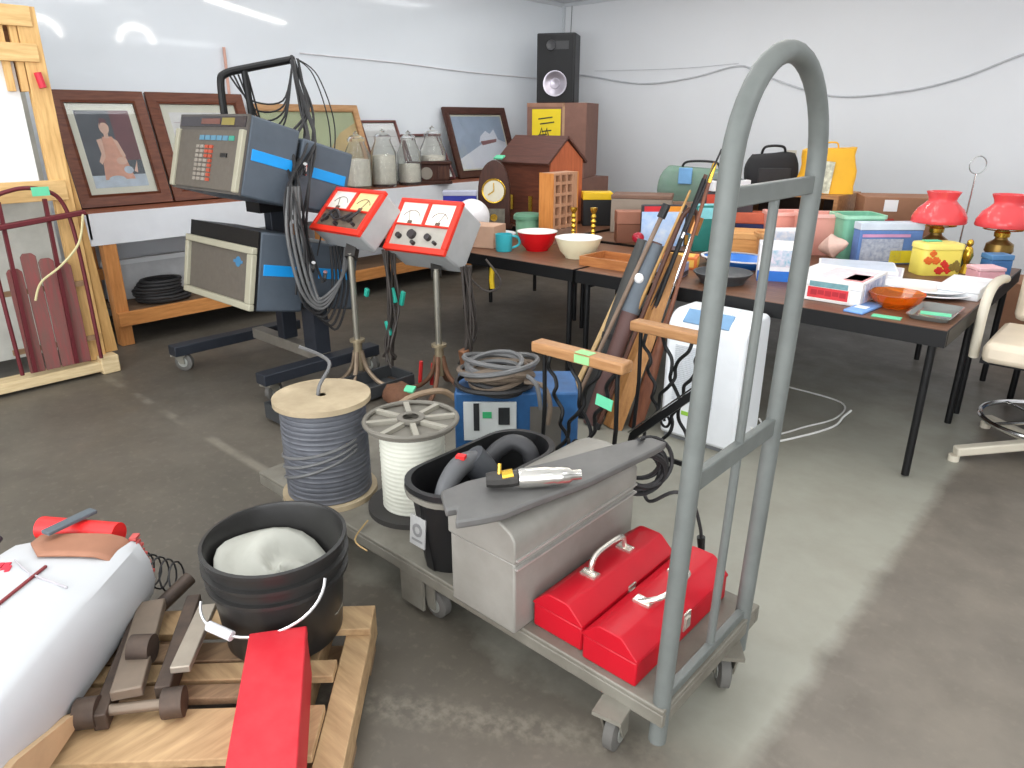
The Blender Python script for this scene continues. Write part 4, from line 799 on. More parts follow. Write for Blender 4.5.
for i, (y_, rd, hh, fl_, lab) in enumerate(((4.10, .12, .50, .66, 'glass jar of pale contents, nearest the analyser on the wall bench'), (4.40, .12, .52, .7, 'tall glass jar of pale contents, second along the wall bench'), (4.71, .115, .50, .5, 'glass jar with a faint blue lid line, third along the wall bench'), (5.02, .13, .54, .62, 'tallest glass jar, beside the small dark wooden clock on the wall bench'))):
    jar(-5.58, y_, .957, rd, hh, lab, fl_)
# small dark mantel clock on the wall bench
CW = math.atan2(.669, .743)
def mantel(x, y, z, w_, h_, d, yaw, lab, arch):
    r = thing('mantel_clock', lab, 'clock', (x, y, z), yaw, local=True)
    dkw = dark_wood
    if arch:
        pr = [(-w_ / 2, .0), (w_ / 2, .0), (w_ / 2, .03), (w_ * .44, .03), (w_ * .44, h_ * .5)] + [(w_ * .44 * math.cos(t) , h_ * .5 + h_ * .5 * math.sin(t) ** .85) for t in [math.pi * i / 16 for i in range(1, 16)]] + [(-w_ * .44, h_ * .5), (-w_ * .44, .03), (-w_ / 2, .03)]
        MB().prism(pr, 'y', 0, d).build('case', dkw, r, bevel=.003)
        m = MB(); m.cyl((0, -.006, h_ * .56), (0, .002, h_ * .56), w_ * .30, n=28); f = m.build('dial', M('cream_dial', (224, 218, 196), .4, 0, .03), r)
        MB().torus((0, -.007, h_ * .56), w_ * .31, .008, 30, 6, ax=(0, 1, 0)).build('bezel_ring', brass, f)
        m = MB(); m.beam((0, -.010, h_ * .56), (.0, -.010, h_ * .56 + w_ * .22), .008, .003, up=(0, 1, 0)); m.beam((0, -.010, h_ * .56), (-w_ * .16, -.010, h_ * .56 - .03), .01, .003, up=(0, 1, 0)); m.build('hands', brass, f)
        MB().bx(-w_ * .30, w_ * .30, -.004, .001, h_ * .06, h_ * .30).build('lower_glass', M('etched_glass', (120, 116, 104), .3, 0, .3, 25), r)
        MB().cyl((0, -.014, h_ * .17), (0, -.006, h_ * .17), w_ * .10, n=18).build('pendulum', brass, r)
    else:
        MB().bx(-w_ / 2, w_ / 2, 0, d, .03, h_ - .03).build('case', dkw, r, bevel=.004); MB().bx(-w_ * .55, w_ * .55, -.02, d + .02, 0, .03).build('plinth', dkw, r, bevel=.004)
        MB().bx(-w_ * .55, w_ * .55, -.02, d + .02, h_ - .03, h_).build('cornice', dkw, r, bevel=.006)
        m = MB(); m.cyl((-.03, -.006, h_ * .48), (-.03, .002, h_ * .48), h_ * .27, n=24); m.build('dial', M('grey_dial', (140, 132, 120), .4), r)
        MB().bx(w_ * .22, w_ * .48, -.004, .001, .05, h_ - .05).build('side_panel', brown_st, r)
mantel(-5.46, 4.86, .957, .40, .215, .14, CW + .25, 'small flat-topped dark wooden clock at the end of the wall bench jars', False)
# ------------------------------------------------------------------ black folding tables
ttop = wood('table_walnut_laminate', (120, 84, 62), (92, 62, 46), 'x', .4)
def table(x0, x1, y0, y1, lab, grp='black folding tables in the middle of the room', z=.72):
    r = thing('folding_table', lab, 'table', ((x0 + x1) / 2, (y0 + y1) / 2, 0), group=grp)
    MB().bx(x0, x1, y0, y1, z - .022, z).build('tabletop', ttop, r, bevel=.003)
    m = MB(); a = z - .075
    m.bx(x0 - .004, x1 + .004, y0 - .006, y0 + .016, a, z - .002); m.bx(x0 - .004, x1 + .004, y1 - .016, y1 + .006, a, z - .002); m.bx(x0 - .006, x0 + .016, y0 + .016, y1 - .016, a, z - .002); m.bx(x1 - .016, x1 + .006, y0 + .016, y1 - .016, a, z - .002)
    m.build('apron', black_metal, r)
    for x in (x0 + .05, x1 - .05):
        for y in (y0 + .045, y1 - .045):
            MB().cyl((x, y, .012), (x, y, a + .02), .017, n=12).build('leg', black_metal, r)
        MB().bx(x - .012, x + .012, y0 + .045, y1 - .045, a - .03, a).build('leg_brace', black_metal, r)
    return r
table(-2.515, -.575, 3.365, 4.265, 'long black-edged table whose near right corner leg stands on the beige floor')
table(-4.40, -2.545, 3.365, 4.265, 'black-edged table holding the red bowl and the ivory bowl')
table(-3.28, -.575, 4.36, 5.16, 'black-edged table in the second row holding the two red-shaded lamps')
table(-4.40, -3.36, 4.50, 5.20, 'black-edged table in the second row holding the barn-shaped wooden house')
table(-3.55, -1.00, 5.26, 6.0, 'long table in the far row holding the cartons and bags by the back wall')
table(-.48, 1.3, 4.72, 5.45, 'black-edged table at the right edge behind the beige chair')
TZ = .7205
# ------------------------------------------------------------------ goods on the tables
def cbox(name, lab, cat, x, y, z, sx, sy, sz, yaw, bodym, lid=None, prints=(), grp=None, lidz=.25):
    """carton-like box: body, lid, printed panels (face, u0,u1,v0,v1, mat); faces f=-y r=+x t=top in local space"""
    r = thing(name, lab, cat, (x, y, z), yaw, grp, local=True); a, b = sx / 2, sy / 2
    zb = sz * (1 - lidz) if lid else sz
    MB().bx(-a, a, -b, b, 0, zb).build('body', bodym, r, bevel=.004)
    if lid: MB().bx(-a - .003, a + .003, -b - .003, b + .003, zb + .001, sz).build('lid', lid, r, bevel=.004)
    e = .0045 if lid else .0015
    for nm, f, u0, u1, v0, v1, mm in prints:
        m = MB()
        if f == 'f': m.bx(-a + u0 * sx, -a + u1 * sx, -b - e - .001, -b - e + .002, v0 * sz, v1 * sz)
        elif f == 'r': m.bx(a + e - .002, a + e + .001, -b + u0 * sy, -b + u1 * sy, v0 * sz, v1 * sz)
        else: m.bx(-a + u0 * sx, -a + u1 * sx, -b + v0 * sy, -b + v1 * sy, sz + .0005, sz + .0025)
        m.build(nm, mm, r)
    return r
def bowl(name, lab, cat, x, y, z, R, hh, outm, inm, foot=.55, lip=.006, handle=False):
    r = thing(name, lab, cat, (x, y, z))
    MB().lathe([(0, z), (R * foot, z), (R * foot * 1.02, z + .006), (R * .80, z + hh * .35), (R * .93, z + hh * .75), (R, z + hh), (R - lip, z + hh)], (x, y, 0), 36).build('outside', outm, r, smooth=60)
    MB().lathe([(R + .002, z + hh), (R + .002, z + hh + .004), (R - lip, z + hh + .004), (R * .90, z + hh * .75), (R * .76, z + hh * .38), (R * .5, z + .014), (0, z + .012)], (x, y, 0), 36).build('inside', inm, r, smooth=60)
    return r
CY = CW
kraft = M('brown_cardboard', (150, 108, 82), .75, 0, .06, 12); kraft_d = M('dull_brown_cardboard', (132, 96, 84), .75, 0, .08, 12)
# --- second table from left
r = thing('mug', 'turquoise mug beside the red bowl on the table edge', 'mug', (-3.27, 3.55, TZ))
cy = M('turquoise_glaze', (60, 176, 188), .3, 0, .05)
MB().lathe([(0, TZ), (.05, TZ), (.055, TZ + .01), (.058, TZ + .115), (.053, TZ + .115), (.05, TZ + .02), (0, TZ + .015)], (-3.27, 3.55, 0), 26).build('cup', cy, r)
MB().tube(curve_pts([(-3.235, 3.585, TZ + .1), (-3.205, 3.62, TZ + .09), (-3.2, 3.625, TZ + .045), (-3.232, 3.59, TZ + .02)], 5), .008, 8).build('handle', cy, r)
bowl('mixing_bowl', 'bright red mixing bowl with a white inside', 'bowl', -3.13, 3.73, TZ, .135, .125, M('red_glaze', (206, 20, 28), .22, 0, .05), M('white_glaze', (240, 238, 234), .25, 0, .02))
bowl('mixing_bowl', 'ivory mixing bowl next to the red bowl', 'bowl', -2.76, 3.70, TZ, .148, .125, M('ivory_glaze', (226, 218, 184), .28, 0, .05), M('white_glaze', (240, 238, 234), .25))
cbox('paper_parcel', 'tan paper parcel at the table end behind the tester head', 'box', -3.52, 3.62, TZ, .24, .2, .15, .3, M('tan_paper', (192, 156, 132), .75, 0, .06), None)
r = thing('dome_lid', 'white domed lid tipped up on a white plate behind the right tester head', 'lid', (-3.88, 3.98, TZ))
pw_ = M('white_ceramic', (238, 236, 238), .3, 0, .02)
k = MB(); k.lathe([(.15, 0), (.152, .01), (.145, .05), (.11, .11), (.06, .145), (.02, .155), (0, .156)], n=34); k.xf(Matrix.Translation((-3.92, 3.90, TZ + .138)) @ Matrix.Scale(.88, 4) @ Matrix.Rotation(CW, 4, 'Z') @ Matrix.Rotation(math.radians(62), 4, 'X') @ Matrix.Rotation(.25, 4, 'Y')).build('dome', pw_, r, smooth=60)
MB().lathe([(0, TZ), (.09, TZ), (.16, TZ + .014), (.158, TZ + .018), (.09, TZ + .006), (0, TZ + .006)], (-3.80, 4.03, 0), 30).build('plate', pw_, r)
cbox('gift_box', 'royal blue box behind the white domed lid', 'box', -4.17, 4.02, TZ, .26, .10, .31, CW, M('royal_blue', (42, 50, 150), .5, 0, .08), M('pale_lilac_lid', (176, 178, 196), .5), lidz=.12)
mantel(-4.04, 4.27, TZ, .29, .53, .12, CW - .05, 'arched dark wooden clock with a cream dial and brass ring', True)
r = thing('canister', 'mint green lidded canister in front of the wooden pigeonhole rack', 'canister', (-3.47, 4.03, TZ))
MB().lathe([(0, TZ), (.085, TZ), (.09, TZ + .01), (.09, TZ + .15), (0, TZ + .15)], (-3.47, 4.03, 0), 28).build('tin_body', M('mint_green', (130, 184, 150), .4, 0, .06), r)
MB().lathe([(0, TZ + .151), (.108, TZ + .151), (.108, TZ + .175), (.095, TZ + .19), (0, TZ + .195)], (-3.47, 4.03, 0), 28).build('lid', M('sage_green_lid', (92, 140, 112), .4, 0, .06), r)
# pigeonhole rack: grid faces +x
r = thing('pigeonhole_rack', 'upright wooden rack with a grid of small square pigeonholes', 'rack', (-3.3, 4.1, TZ))
rk = wood('rack_wood', (186, 142, 112), (164, 120, 92), 'z', .5); rks = wood('rack_side_orange', (206, 138, 74), (186, 116, 56), 'z', .5)
x0, x1, y0, y1, zt = -3.31, -3.19, 3.96, 4.255, TZ + .485
MB().bx(x0, x1, y0, y0 + .015, TZ, zt).build('side', rks, r); MB().bx(x0, x1, y1 - .015, y1, TZ, zt).build('side', rks, r); MB().bx(x0, x0 + .008, y0 + .015, y1 - .015, TZ, zt).build('back', M('rack_dark_back', (96, 66, 52), .7), r)
MB().bx(x0 + .008, x1, y0 + .015, y1 - .015, zt - .015, zt).build('top', rk, r)
for i in range(6): MB().bx(x0 + .009, x1 - .001, y0 + .016, y1 - .016, TZ + .105 + i * .075, TZ + .125 + i * .075).build('shelf', rk, r) if i < 5 else None
MB().bx(x0 + .009, x1 - .001, y0 + .016, y1 - .016, TZ, TZ + .10).build('base_block', M('dusty_rack_base', (140, 112, 98), .7, 0, .15, 20), r)
for i in range(5): MB().bx(x0 + .01, x1, y0 + .016 + i * .0685, y0 + .016 + i * .0685 + .020, TZ + .1005, zt - .0155).build('divider', rk, r) if i < 4 else None
MB().bx(x0 + .01, x1, y1 - .05, y1 - .0155, TZ + .1005, zt - .0155).build('divider', rk, r)
# barn house, ridge along x, gable on +x
r = thing('barn_house', 'dark brown wooden barn-shaped house with an orange gable end', 'model house', (-4.0, 4.75, TZ))
bw = wood('barn_brown', (108, 60, 42), (86, 46, 34), 'x', .5); bo = wood('barn_orange', (184, 100, 64), (160, 84, 52), 'z', .5)
x0, x1, y0, y1, e, rg_ = -4.26, -3.74, 4.60, 5.02, TZ + .52, TZ + .69
MB().bx(x0, x1, y0, y1, TZ, e).build('walls', bw, r)
MB().prism([(y0, TZ), (y1, TZ), (y1, e), ((y0 + y1) / 2, rg_ - .02), (y0, e)], 'x', x1, x1 + .012).build('gable', bo, r)
MB().prism([(y0, e), (y1, e), ((y0 + y1) / 2, rg_ - .02)], 'x', x0, x1 - .001).build('loft', bw, r)
ym = (y0 + y1) / 2; rf_ = wood('barn_roof', (92, 56, 46), (74, 44, 36), 'x', .5)
MB().prism([(y0 - .04, e - .03), (ym, rg_), (ym, rg_ + .02), (y0 - .05, e - .015)], 'x', x0 - .03, x1 + .025).build('roof', rf_, r)
MB().prism([(y1 + .04, e - .03), (ym, rg_), (ym, rg_ + .02), (y1 + .05, e - .015)], 'x', x0 - .03, x1 + .025).build('roof', rf_, r)
MB().bx(x0 - .03, x1 + .03, y0 - .03, y1 + .03, TZ - .0, TZ + .02).build('base', bw, r)
m = MB()
for xx in (-4.16, -3.95): MB().bx(xx, xx + .035, y0 - .012, y0, TZ + .12, TZ + .24).build('hinge', brass, r)
MB().box((-4.22, y0 - .07, e + .02), (.09, .05, .012), rx=.5).build('price_tag', mint, r)
# cartons with the loudspeaker
cbox('carton', 'lower brown carton on the floor beneath the carton with the yellow sign', 'box', -5.08, 6.72, 0, .55, .50, .955, 0, kraft_d, None)
sign = M('yellow_sign', (236, 208, 30), .5, 0, .04); ink = M('sign_ink', (70, 66, 40), .6)
cb = cbox('carton', 'big dull brown carton with a bright yellow sign under the loudspeaker', 'box', -5.2, 6.62, .958, .66, .55, .762, CW - .34, kraft_d, None, (('tape_strip', 'f', .60, .64, .3, 1.0, M('tan_tape', (182, 146, 112), .5)), ('top_edge', 'f', 0, .64, .95, 1.0, M('edge_brown', (160, 118, 96), .6))))
sg = MB().bx(-.27, .05, -.281, -.2765, .30, .70).build('sign', sign, cb)
m = MB()
for i, (zz, a, b) in enumerate(((.70, -.20, -.04), (.65, -.18, -.02), (.57, -.16, -.05), (.53, -.20, -.10), (.47, -.12, .02))):
    m.box(((a + b) / 2, -.2825, zz - .09), (b - a, .002, .014), ry=-.12 - .2 * (i == 4))
m.tube([(-.19, -.2825, .41), (-.16, -.2825, .51), (-.13, -.2825, .41), (-.10, -.2825, .51), (-.08, -.2825, .42)], .008, 5)
m.build('sign_writing', ink, sg)
r = thing('loudspeaker', 'black loudspeaker standing on the big carton in the far corner', 'speaker', (-5.30, 6.60, 1.721), CW - .25, local=True)
MB().bx(-.21, .21, -.02, .30, 0, .70).build('cabinet', M('black_speaker_cabinet', (30, 30, 32), .5, 0, .15), r, bevel=.012)
f = MB().bx(-.19, .19, -.03, -.02, .02, .68).build('baffle', M('black_baffle', (18, 18, 20), .6), r)
sil = M('silver_cone', (176, 170, 180), .3, .7, .1)
k = MB(); k.lathe([(0, .012), (.05, .02), (.055, .008), (.10, .02), (.115, .03), (.13, .03), (.13, 0), (0, 0)], n=30); k.xf(Matrix.Translation((.0, -.03, .20)) @ Matrix.Rotation(math.pi / 2, 4, 'X')).build('woofer', sil, f)
k = MB(); k.lathe([(0, .01), (.03, .015), (.05, .02), (.055, 0), (0, 0)], n=20); k.xf(Matrix.Translation((-.05, -.03, .58)) @ Matrix.Rotation(math.pi / 2, 4, 'X')).build('tweeter', M('dark_tweeter', (60, 60, 62), .4), f)
MB().bx(-.02, .14, -.035, -.03, .54, .62).build('horn', M('dark_horn', (44, 44, 46), .4), f)
tag(MB().tube([(-5.86, 7.56, 2.35), (-5.86, 7.58, 2.845)], .004, 5).tube(curve_pts([(-5.86, 7.56, 2.35), (-5.7, 7.4, 2.1), (-5.35, 6.99, 2.2)], 5), .004, 5).build('speaker_wire', cable_gry, None, (-5.86, 7.57, 2.35)), 'thin wire running up the corner above the loudspeaker', 'wire')
# candlesticks
def candlestick(x, y, lab):
    r = thing('candlestick', lab, 'candlestick', (x, y, TZ), group='brass candlesticks by the ivory bowl')
    z = TZ
    MB().lathe([(0, z), (.045, z), (.046, z + .01), (.02, z + .025), (.012, z + .04), (.018, z + .05), (.012, z + .06), (.02, z + .075), (.012, z + .09), (.018, z + .10), (.01, z + .115), (0, z + .116)], (x, y, 0), 18).build('base', brass, r)
    MB().lathe([(0, z + .117), (.01, z + .117), (.02, z + .135), (.011, z + .15), (.021, z + .168), (.011, z + .185), (.02, z + .20), (.012, z + .22), (.024, z + .245), (.026, z + .262), (.018, z + .262), (0, z + .25)], (x, y, 0), 18).build('stem', brass, r)
candlestick(-3.07, 4.05, 'turned brass candlestick, left one of the pair behind the ivory bowl')
candlestick(-2.95, 4.12, 'turned brass candlestick, right one of the pair behind the ivory bowl')
cbox('tool_case', 'black case with a yellow lid band right of the barn house', 'case', -3.57, 5.02, TZ, .24, .16, .27, CW, black_pl, M('yellow_lid_band', (232, 190, 24), .45, 0, .05), lidz=.22)
cbox('small_carton', 'small brown carton behind the two brass candlesticks', 'box', -2.86, 4.46, TZ, .22, .14, .22, CW, M('russet_carton', (124, 78, 58), .7, 0, .1), M('russet_lid', (150, 100, 80), .7), lidz=.4)
cbox('suitcase', 'grey-beige hard case standing behind the blue picture album', 'case', -3.10, 4.98, TZ, .46, .28, .285, CW - .25, M('grey_beige_case', (150, 136, 122), .6, 0, .08), M('brown_case_edge', (120, 90, 74), .6), lidz=.1)
sky_p = M('album_blue', (140, 172, 214), .5, 0, .2, 14, c2=(214, 224, 238))
cbox('picture_album', 'blue and white picture album with a red and orange title band standing upright', 'book', -2.60, 4.46, TZ, .31, .05, .28, CW, M('album_dark', (46, 46, 52), .5), None, (('cover_picture', 'f', .0, .97, .0, .84, sky_p), ('red_title', 'f', .05, .45, .84, .97, M('title_red', (196, 36, 44), .5)), ('orange_title', 'f', .45, .88, .84, .97, M('title_orange', (224, 140, 40), .5))))
r = thing('glass_ornament', 'small red and clear glass ornament in front of the blue album', 'ornament', (-2.62, 4.18, TZ))
MB().lathe([(0, TZ), (.03, TZ), (.012, TZ + .03), (.012, TZ + .05), (0, TZ + .05)], (-2.62, 4.18, 0), 18).build('stem', glass, r); MB().sph((-2.62, 4.18, TZ + .085), (.042, .042, .036), 18, 10).build('red_bulb', M('red_glass', (190, 40, 60), .1, 0, .05, trans=.4), r)
r = thing('serving_tray', 'tan wooden serving tray lying on the table edge right of the ivory bowl', 'tray', (-2.42, 3.63, TZ))
tw_ = wood('tray_wood', (178, 118, 70), (154, 96, 54), 'x', .45)
MB().bx(-2.60, -2.24, 3.50, 3.76, TZ, TZ + .012).build('base', tw_, r)
for a in ((-2.60, -2.24, 3.50, 3.515), (-2.60, -2.24, 3.745, 3.76), (-2.60, -2.585, 3.515, 3.745), (-2.255, -2.24, 3.515, 3.745)): MB().bx(*a, TZ + .012, TZ + .055).build('rim', tw_, r)
tag(MB().tube([(-3.22, 3.385, .64), (-3.225, 3.38, .56), (-3.22, 3.383, .50)], .017, 6).build('strap', M('yellow_strap', (226, 190, 30), .6), None, (-3.22, 3.385, .5)), 'short yellow strap hanging below the table edge under the turquoise mug', 'strap')
# --- between the leaning bundle: colourful packs
def pk(lab, x, y, sx, sy, sz, yaw, c1, c2, v0=.6, v1=.95, nm='game_box', z=TZ, cat='box', grp='packs behind the leaning bundle'):
    k1 = M('pack_%d_%d_%d' % c1, c1, .5, 0, .08, 12); k2 = M('pack_%d_%d_%d' % c2, c2, .5, 0, .12, 20)
    return cbox(nm, lab, cat, x, y, z, sx, sy, sz, yaw, k1, None, (('front_print', 'f', .08, .92, v0, v1, k2), ('side_print', 'r', .1, .9, v0, v1, k2), ('top_print', 't', .1, .9, .15, .85, k2)), grp)
pk('teal pack with a pale blue band standing behind the leaning bundle', -2.28, 4.50, .22, .14, .30, CW, (30, 110, 100), (126, 196, 200), .72, .96)
pk('blue-grey pack with an amber edge behind the slate canvas case', -2.50, 4.62, .18, .12, .25, CW + .2, (86, 112, 156), (206, 150, 70), .02, .3)
pk('dark pack topped with a red band behind the tan leaning board', -2.36, 4.88, .36, .16, .36, CW, (58, 52, 58), (196, 70, 48), .74, .95)
pk('flat white pack lying on top of the dark red-banded pack', -2.36, 4.88, .30, .14, .07, CW + .3, (216, 216, 218), (40, 40, 44), .1, .4, z=TZ + .364)
pk('small orange pack lying at the table front right of the bundle', -2.12, 3.86, .22, .16, .07, .4, (214, 116, 54), (238, 190, 90), .2, .8)
pk('low lilac pack at the front edge behind the reddish stock', -2.06, 3.58, .24, .16, .075, .2, (150, 156, 190), (60, 58, 66), .1, .4)
# --- right-hand table front
r = thing('oval_dish', 'blue and white oval dish on the table seen between the truck handle posts', 'dish', (-1.86, 4.10, TZ))
MB().lathe([(0, TZ), (.14, TZ), (.2, TZ + .045), (.205, TZ + .05), (.19, TZ + .05), (.13, TZ + .012), (0, TZ + .01)], (-1.86, 4.10, 0), 34, 1.1, .8).build('dish', M('cobalt_dish', (44, 112, 196), .3, 0, .1), r); MB().lathe([(.194, TZ + .051), (.212, TZ + .051), (.212, TZ + .057), (.194, TZ + .057)], (-1.86, 4.10, 0), 34, 1.1, .8).build('white_rim', pw_, r)
bowl('roasting_pan', 'dark grey low pan at the table front, between the handle posts', 'pan', -1.72, 3.62, TZ, .155, .055, M('dark_enamel', (60, 62, 64), .35), M('dark_enamel_in', (74, 76, 78), .4), .75)
cbox('display_carton', 'white carton with blue stripes and pattern seen beyond the right handle post', 'box', -1.52, 3.92, TZ, .26, .16, .20, .45, M('carton_white', (232, 230, 232), .5, 0, .08, 16), None, (('blue_band', 'f', 0, 1, .0, .28, M('carton_blue', (40, 110, 200), .5)), ('pattern', 'f', .1, .9, .4, .85, M('carton_pattern', (216, 200, 208), .5, 0, .15, 40, c2=(120, 170, 190))), ('blue_band', 'r', 0, 1, .0, .28, MATS['carton_blue'])))
cbox('wooden_box', 'light wooden box lying behind the blue oval dish', 'box', -2.02, 4.62, TZ, .46, .26, .14, .35, wood('honey_wood', (214, 158, 96), (188, 130, 74), 'x', .5), wood('honey_lid', (222, 170, 110), (198, 144, 88), 'x', .5), lidz=.3)
cbox('tin_box', 'navy tin with an orange-red lid behind the light wooden box', 'tin', -2.18, 4.98, TZ, .26, .14, .22, CW - .3, M('navy_tin', (34, 44, 92), .4), M('orange_red_lid', (200, 96, 66), .45), lidz=.35)
r = thing('open_chest', 'dark open-fronted wooden chest on the far row behind the truck handle', 'chest', (-2.16, 5.62, TZ), 0)
cw_ = wood('chest_oak', (176, 128, 84), (148, 104, 66), 'x', .5)
MB().bx(-2.55, -1.75, 5.38, 5.86, TZ + .30, TZ + .325).build('top', cw_, r); MB().bx(-2.55, -2.52, 5.38, 5.86, TZ, TZ + .30).build('side', cw_, r); MB().bx(-1.78, -1.75, 5.38, 5.86, TZ, TZ + .30).build('side', cw_, r)
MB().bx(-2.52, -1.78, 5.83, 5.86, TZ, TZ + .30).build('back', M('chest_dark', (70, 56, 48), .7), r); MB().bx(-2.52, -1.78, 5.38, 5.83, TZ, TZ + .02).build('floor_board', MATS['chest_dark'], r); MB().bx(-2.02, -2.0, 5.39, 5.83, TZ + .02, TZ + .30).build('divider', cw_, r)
pinkm = M('salmon_pink', (232, 164, 150), .5, 0, .06)
def bin_(name, lab, x, y, sx, sy, sz, yaw, mm, rim=None, cat='bin', grp=None):
    r = thing(name, lab, cat, (x, y, TZ), yaw, grp, local=True); a, b = sx / 2, sy / 2; tk = .008
    rin = [[Vector((px, py, z)) for px, py in rrect(0, 0, a * k, b * k, .03, 4)] for k, z in ((.86, 0), (1, sz), (.95, sz), (.82, .012))]
    MB().loft(rin).build('tub', mm, r, smooth=50)
    rr2 = [[Vector((px, py, z)) for px, py in rrect(0, 0, a * k, b * k, .03, 4)] for k, z in ((.98, sz - .02), (1.06, sz - .018), (1.06, sz + .004), (.97, sz + .004))]
    MB().loft(rr2, False, True).build('rim', rim or mm, r, smooth=50)
    return r
bin_('plastic_bin', 'salmon pink plastic bin behind the handle thin upright bar', -1.95, 4.98, .26, .2, .24, CW, pinkm, M('pale_pink_rim', (240, 186, 176), .5), grp='salmon pink bins')
bin_('plastic_bin', 'salmon pink plastic bin left of the mint green bin', -1.70, 4.86, .24, .2, .26, CW - .1, pinkm, MATS['pale_pink_rim'], grp='salmon pink bins')
bin_('plastic_bin', 'mint green plastic bin beside the blue and white boxed game', -1.46, 4.90, .26, .24, .27, CW, M('mint_bin', (126, 190, 160), .4, 0, .05), M('pale_mint_rim', (160, 214, 184), .4))
r = bin_('wicker_basket', 'tan wicker basket with tilted white and print packs before the pink bins', -1.80, 4.56, .28, .2, .15, CW, M('wicker', (206, 152, 100), .7, 0, .25, 60, bump=.4), cat='basket')
cbox('picture_card', 'white printed card propped in the tan wicker basket', 'card', -1.72, 4.42, TZ, .17, .02, .21, CW, paper, None, (('print', 'f', .1, .9, .1, .9, M('card_print', (224, 216, 214), .5, 0, .1, 30, c2=(170, 190, 214))),))
r = thing('seashell', 'pale pink conch shell beside the mint green bin', 'shell', (-1.52, 4.60, TZ))
MB().lathe([(0, 0), (.02, .01), (.05, .05), (.075, .09), (.05, .12), (.035, .15), (.02, .17), (0, .185)], n=18).xf(Matrix.Translation((-1.58, 4.62, TZ + .075)) @ Matrix.Rotation(1.3, 4, 'Y')).build('shell', M('shell_pink', (226, 190, 176), .4, 0, .15, 20), r)
gb = M('game_blue', (96, 130, 186), .45, 0, .12, 18)
cbox('boxed_game', 'blue and white boxed game with a yellow label standing upright', 'box', -1.24, 4.80, TZ, .38, .09, .25, CW, gb, M('game_white_lid', (206, 216, 228), .4), (('picture', 'f', .04, .70, .08, .62, M('game_picture', (120, 128, 150), .5, 0, .3, 40, c2=(190, 196, 206))), ('pink_strip', 'f', .04, .8, .66, .73, M('pink_strip', (206, 150, 186), .5)), ('yellow_label', 'f', .52, .94, .04, .34, M('label_yellow', (230, 210, 50), .5))), lidz=.18)
wg = M('game_box_white', (232, 230, 228), .45, 0, .03)
r = cbox('board_game', 'large flat white board game box with a red picture panel on the table edge', 'box', -1.15, 3.72, TZ, .34, .38, .115, 0, wg, M('game_lid_white', (236, 234, 234), .4, 0, .04), (('panel_border', 'f', .30, .86, .10, .92, M('panel_cream', (226, 220, 214), .5)), ('side_print', 'r', .1, .9, .12, .9, M('side_blue_print', (206, 206, 216), .5, 0, .2, 30, c2=(96, 130, 180))), ('top_print', 't', .35, .95, .1, .8, M('top_pink_print', (232, 212, 216), .5, 0, .1, 25)), ('pink_square', 't', .72, .98, .05, .5, M('pink_square', (222, 150, 150), .5))), lidz=.35)
m = MB(); m.bx(-.075, .115, -.1965, -.1935, .018, .070); m.mi = 1; m.bx(-.07, .11, -.1965, -.1935, .072, .098); m.mi = 2
for i in range(5): m.bx(-.06 + i * .034, -.03 + i * .034, -.1975, -.196, .032 + .004 * (i % 2), .058)
m.build('panel_picture', [M('panel_red', (206, 52, 60), .5, 0, .1), M('panel_teal', (110, 150, 156), .5, 0, .2, 30), M('panel_red_dark', (170, 34, 46), .5)], r)
for i, (dx, dy, dz) in enumerate(((0, 0, 0), (.02, .01, .022), (-.015, .0, .044))):
    cbox('magazine', ['bottom magazine of the stack behind the board game', 'middle magazine of the stack behind the board game', 'top magazine of the stack behind the board game'][i], 'magazine', -1.22 + dx, 4.28 + dy, TZ + dz, .40, .30, .020, .1 + .12 * i, paper, None, (('cover', 't', .03, .97, .03, .97, M('magazine_cover_%d' % i, [(214, 220, 232), (220, 214, 224), (206, 214, 226)][i], .35, 0, .08, 14)),), 'magazines behind the board game')
amber = M('amber_glass', (248, 140, 30), .06, 0, .1, trans=.75, ior=1.4)
r = thing('glass_bowl', 'orange amber glass bowl near the table front corner', 'bowl', (-.86, 3.66, TZ))
MB().lathe([(0, TZ), (.06, TZ), (.10, TZ + .03), (.125, TZ + .07), (.118, TZ + .07), (.09, TZ + .035), (.05, TZ + .012), (0, TZ + .012)], (-.86, 3.66, 0), 12).build('bowl', amber, r, smooth=20)
MB().box((-.83, 3.43, TZ + .002), (.12, .05, .003), rz=.1).build('price_tag', mint, r)
cbox('blue_folder', 'thin light blue folder at the table edge between board game and amber bowl', 'folder', -.955, 3.52, TZ, .09, .24, .012, -.1, M('light_blue', (116, 160, 220), .5), None, (('label', 't', .2, .8, .3, .5, paper),))
for i, (x, y, R_) in enumerate(((-.84, 4.05, .19), (-.84, 4.05, .17))):
    z = TZ + .016 * i
    r = thing('platter', ['large clear white platter behind the amber bowl', 'upper white platter stacked on the large platter'][i], 'platter', (x, y, z))
    MB().lathe([(0, z), (R_ * .6, z), (R_, z + .02), (R_, z + .024), (R_ * .6, z + .006), (0, z + .006)], (x, y, 0), 40, 1.15, .9).build('plate', M('frosted_white_glass', (228, 232, 234), .15, 0, .05, 12), r)
    MB().torus((x, y, z + .022), R_, .0035, 44, 6, sx=1.15, sy=.9).build('rim', pw_, r)
r = thing('glass_tray', 'grey glass tray with a mint tag at the front right table corner', 'tray', (-.68, 3.62, TZ))
MB().loft([[Vector((-.68 + px, 3.62 + py, TZ + z)) for px, py in rrect(0, 0, .09 * k, .16 * k, .03)] for k, z in ((.85, 0), (1, .022), (.95, .022), (.8, .006))]).build('tray', M('smoky_glass', (150, 154, 150), .1, 0, .1, trans=.4), r); MB().box((-.66, 3.53, TZ + .026), (.12, .05, .004), rz=.2).build('price_tag', mint, r)
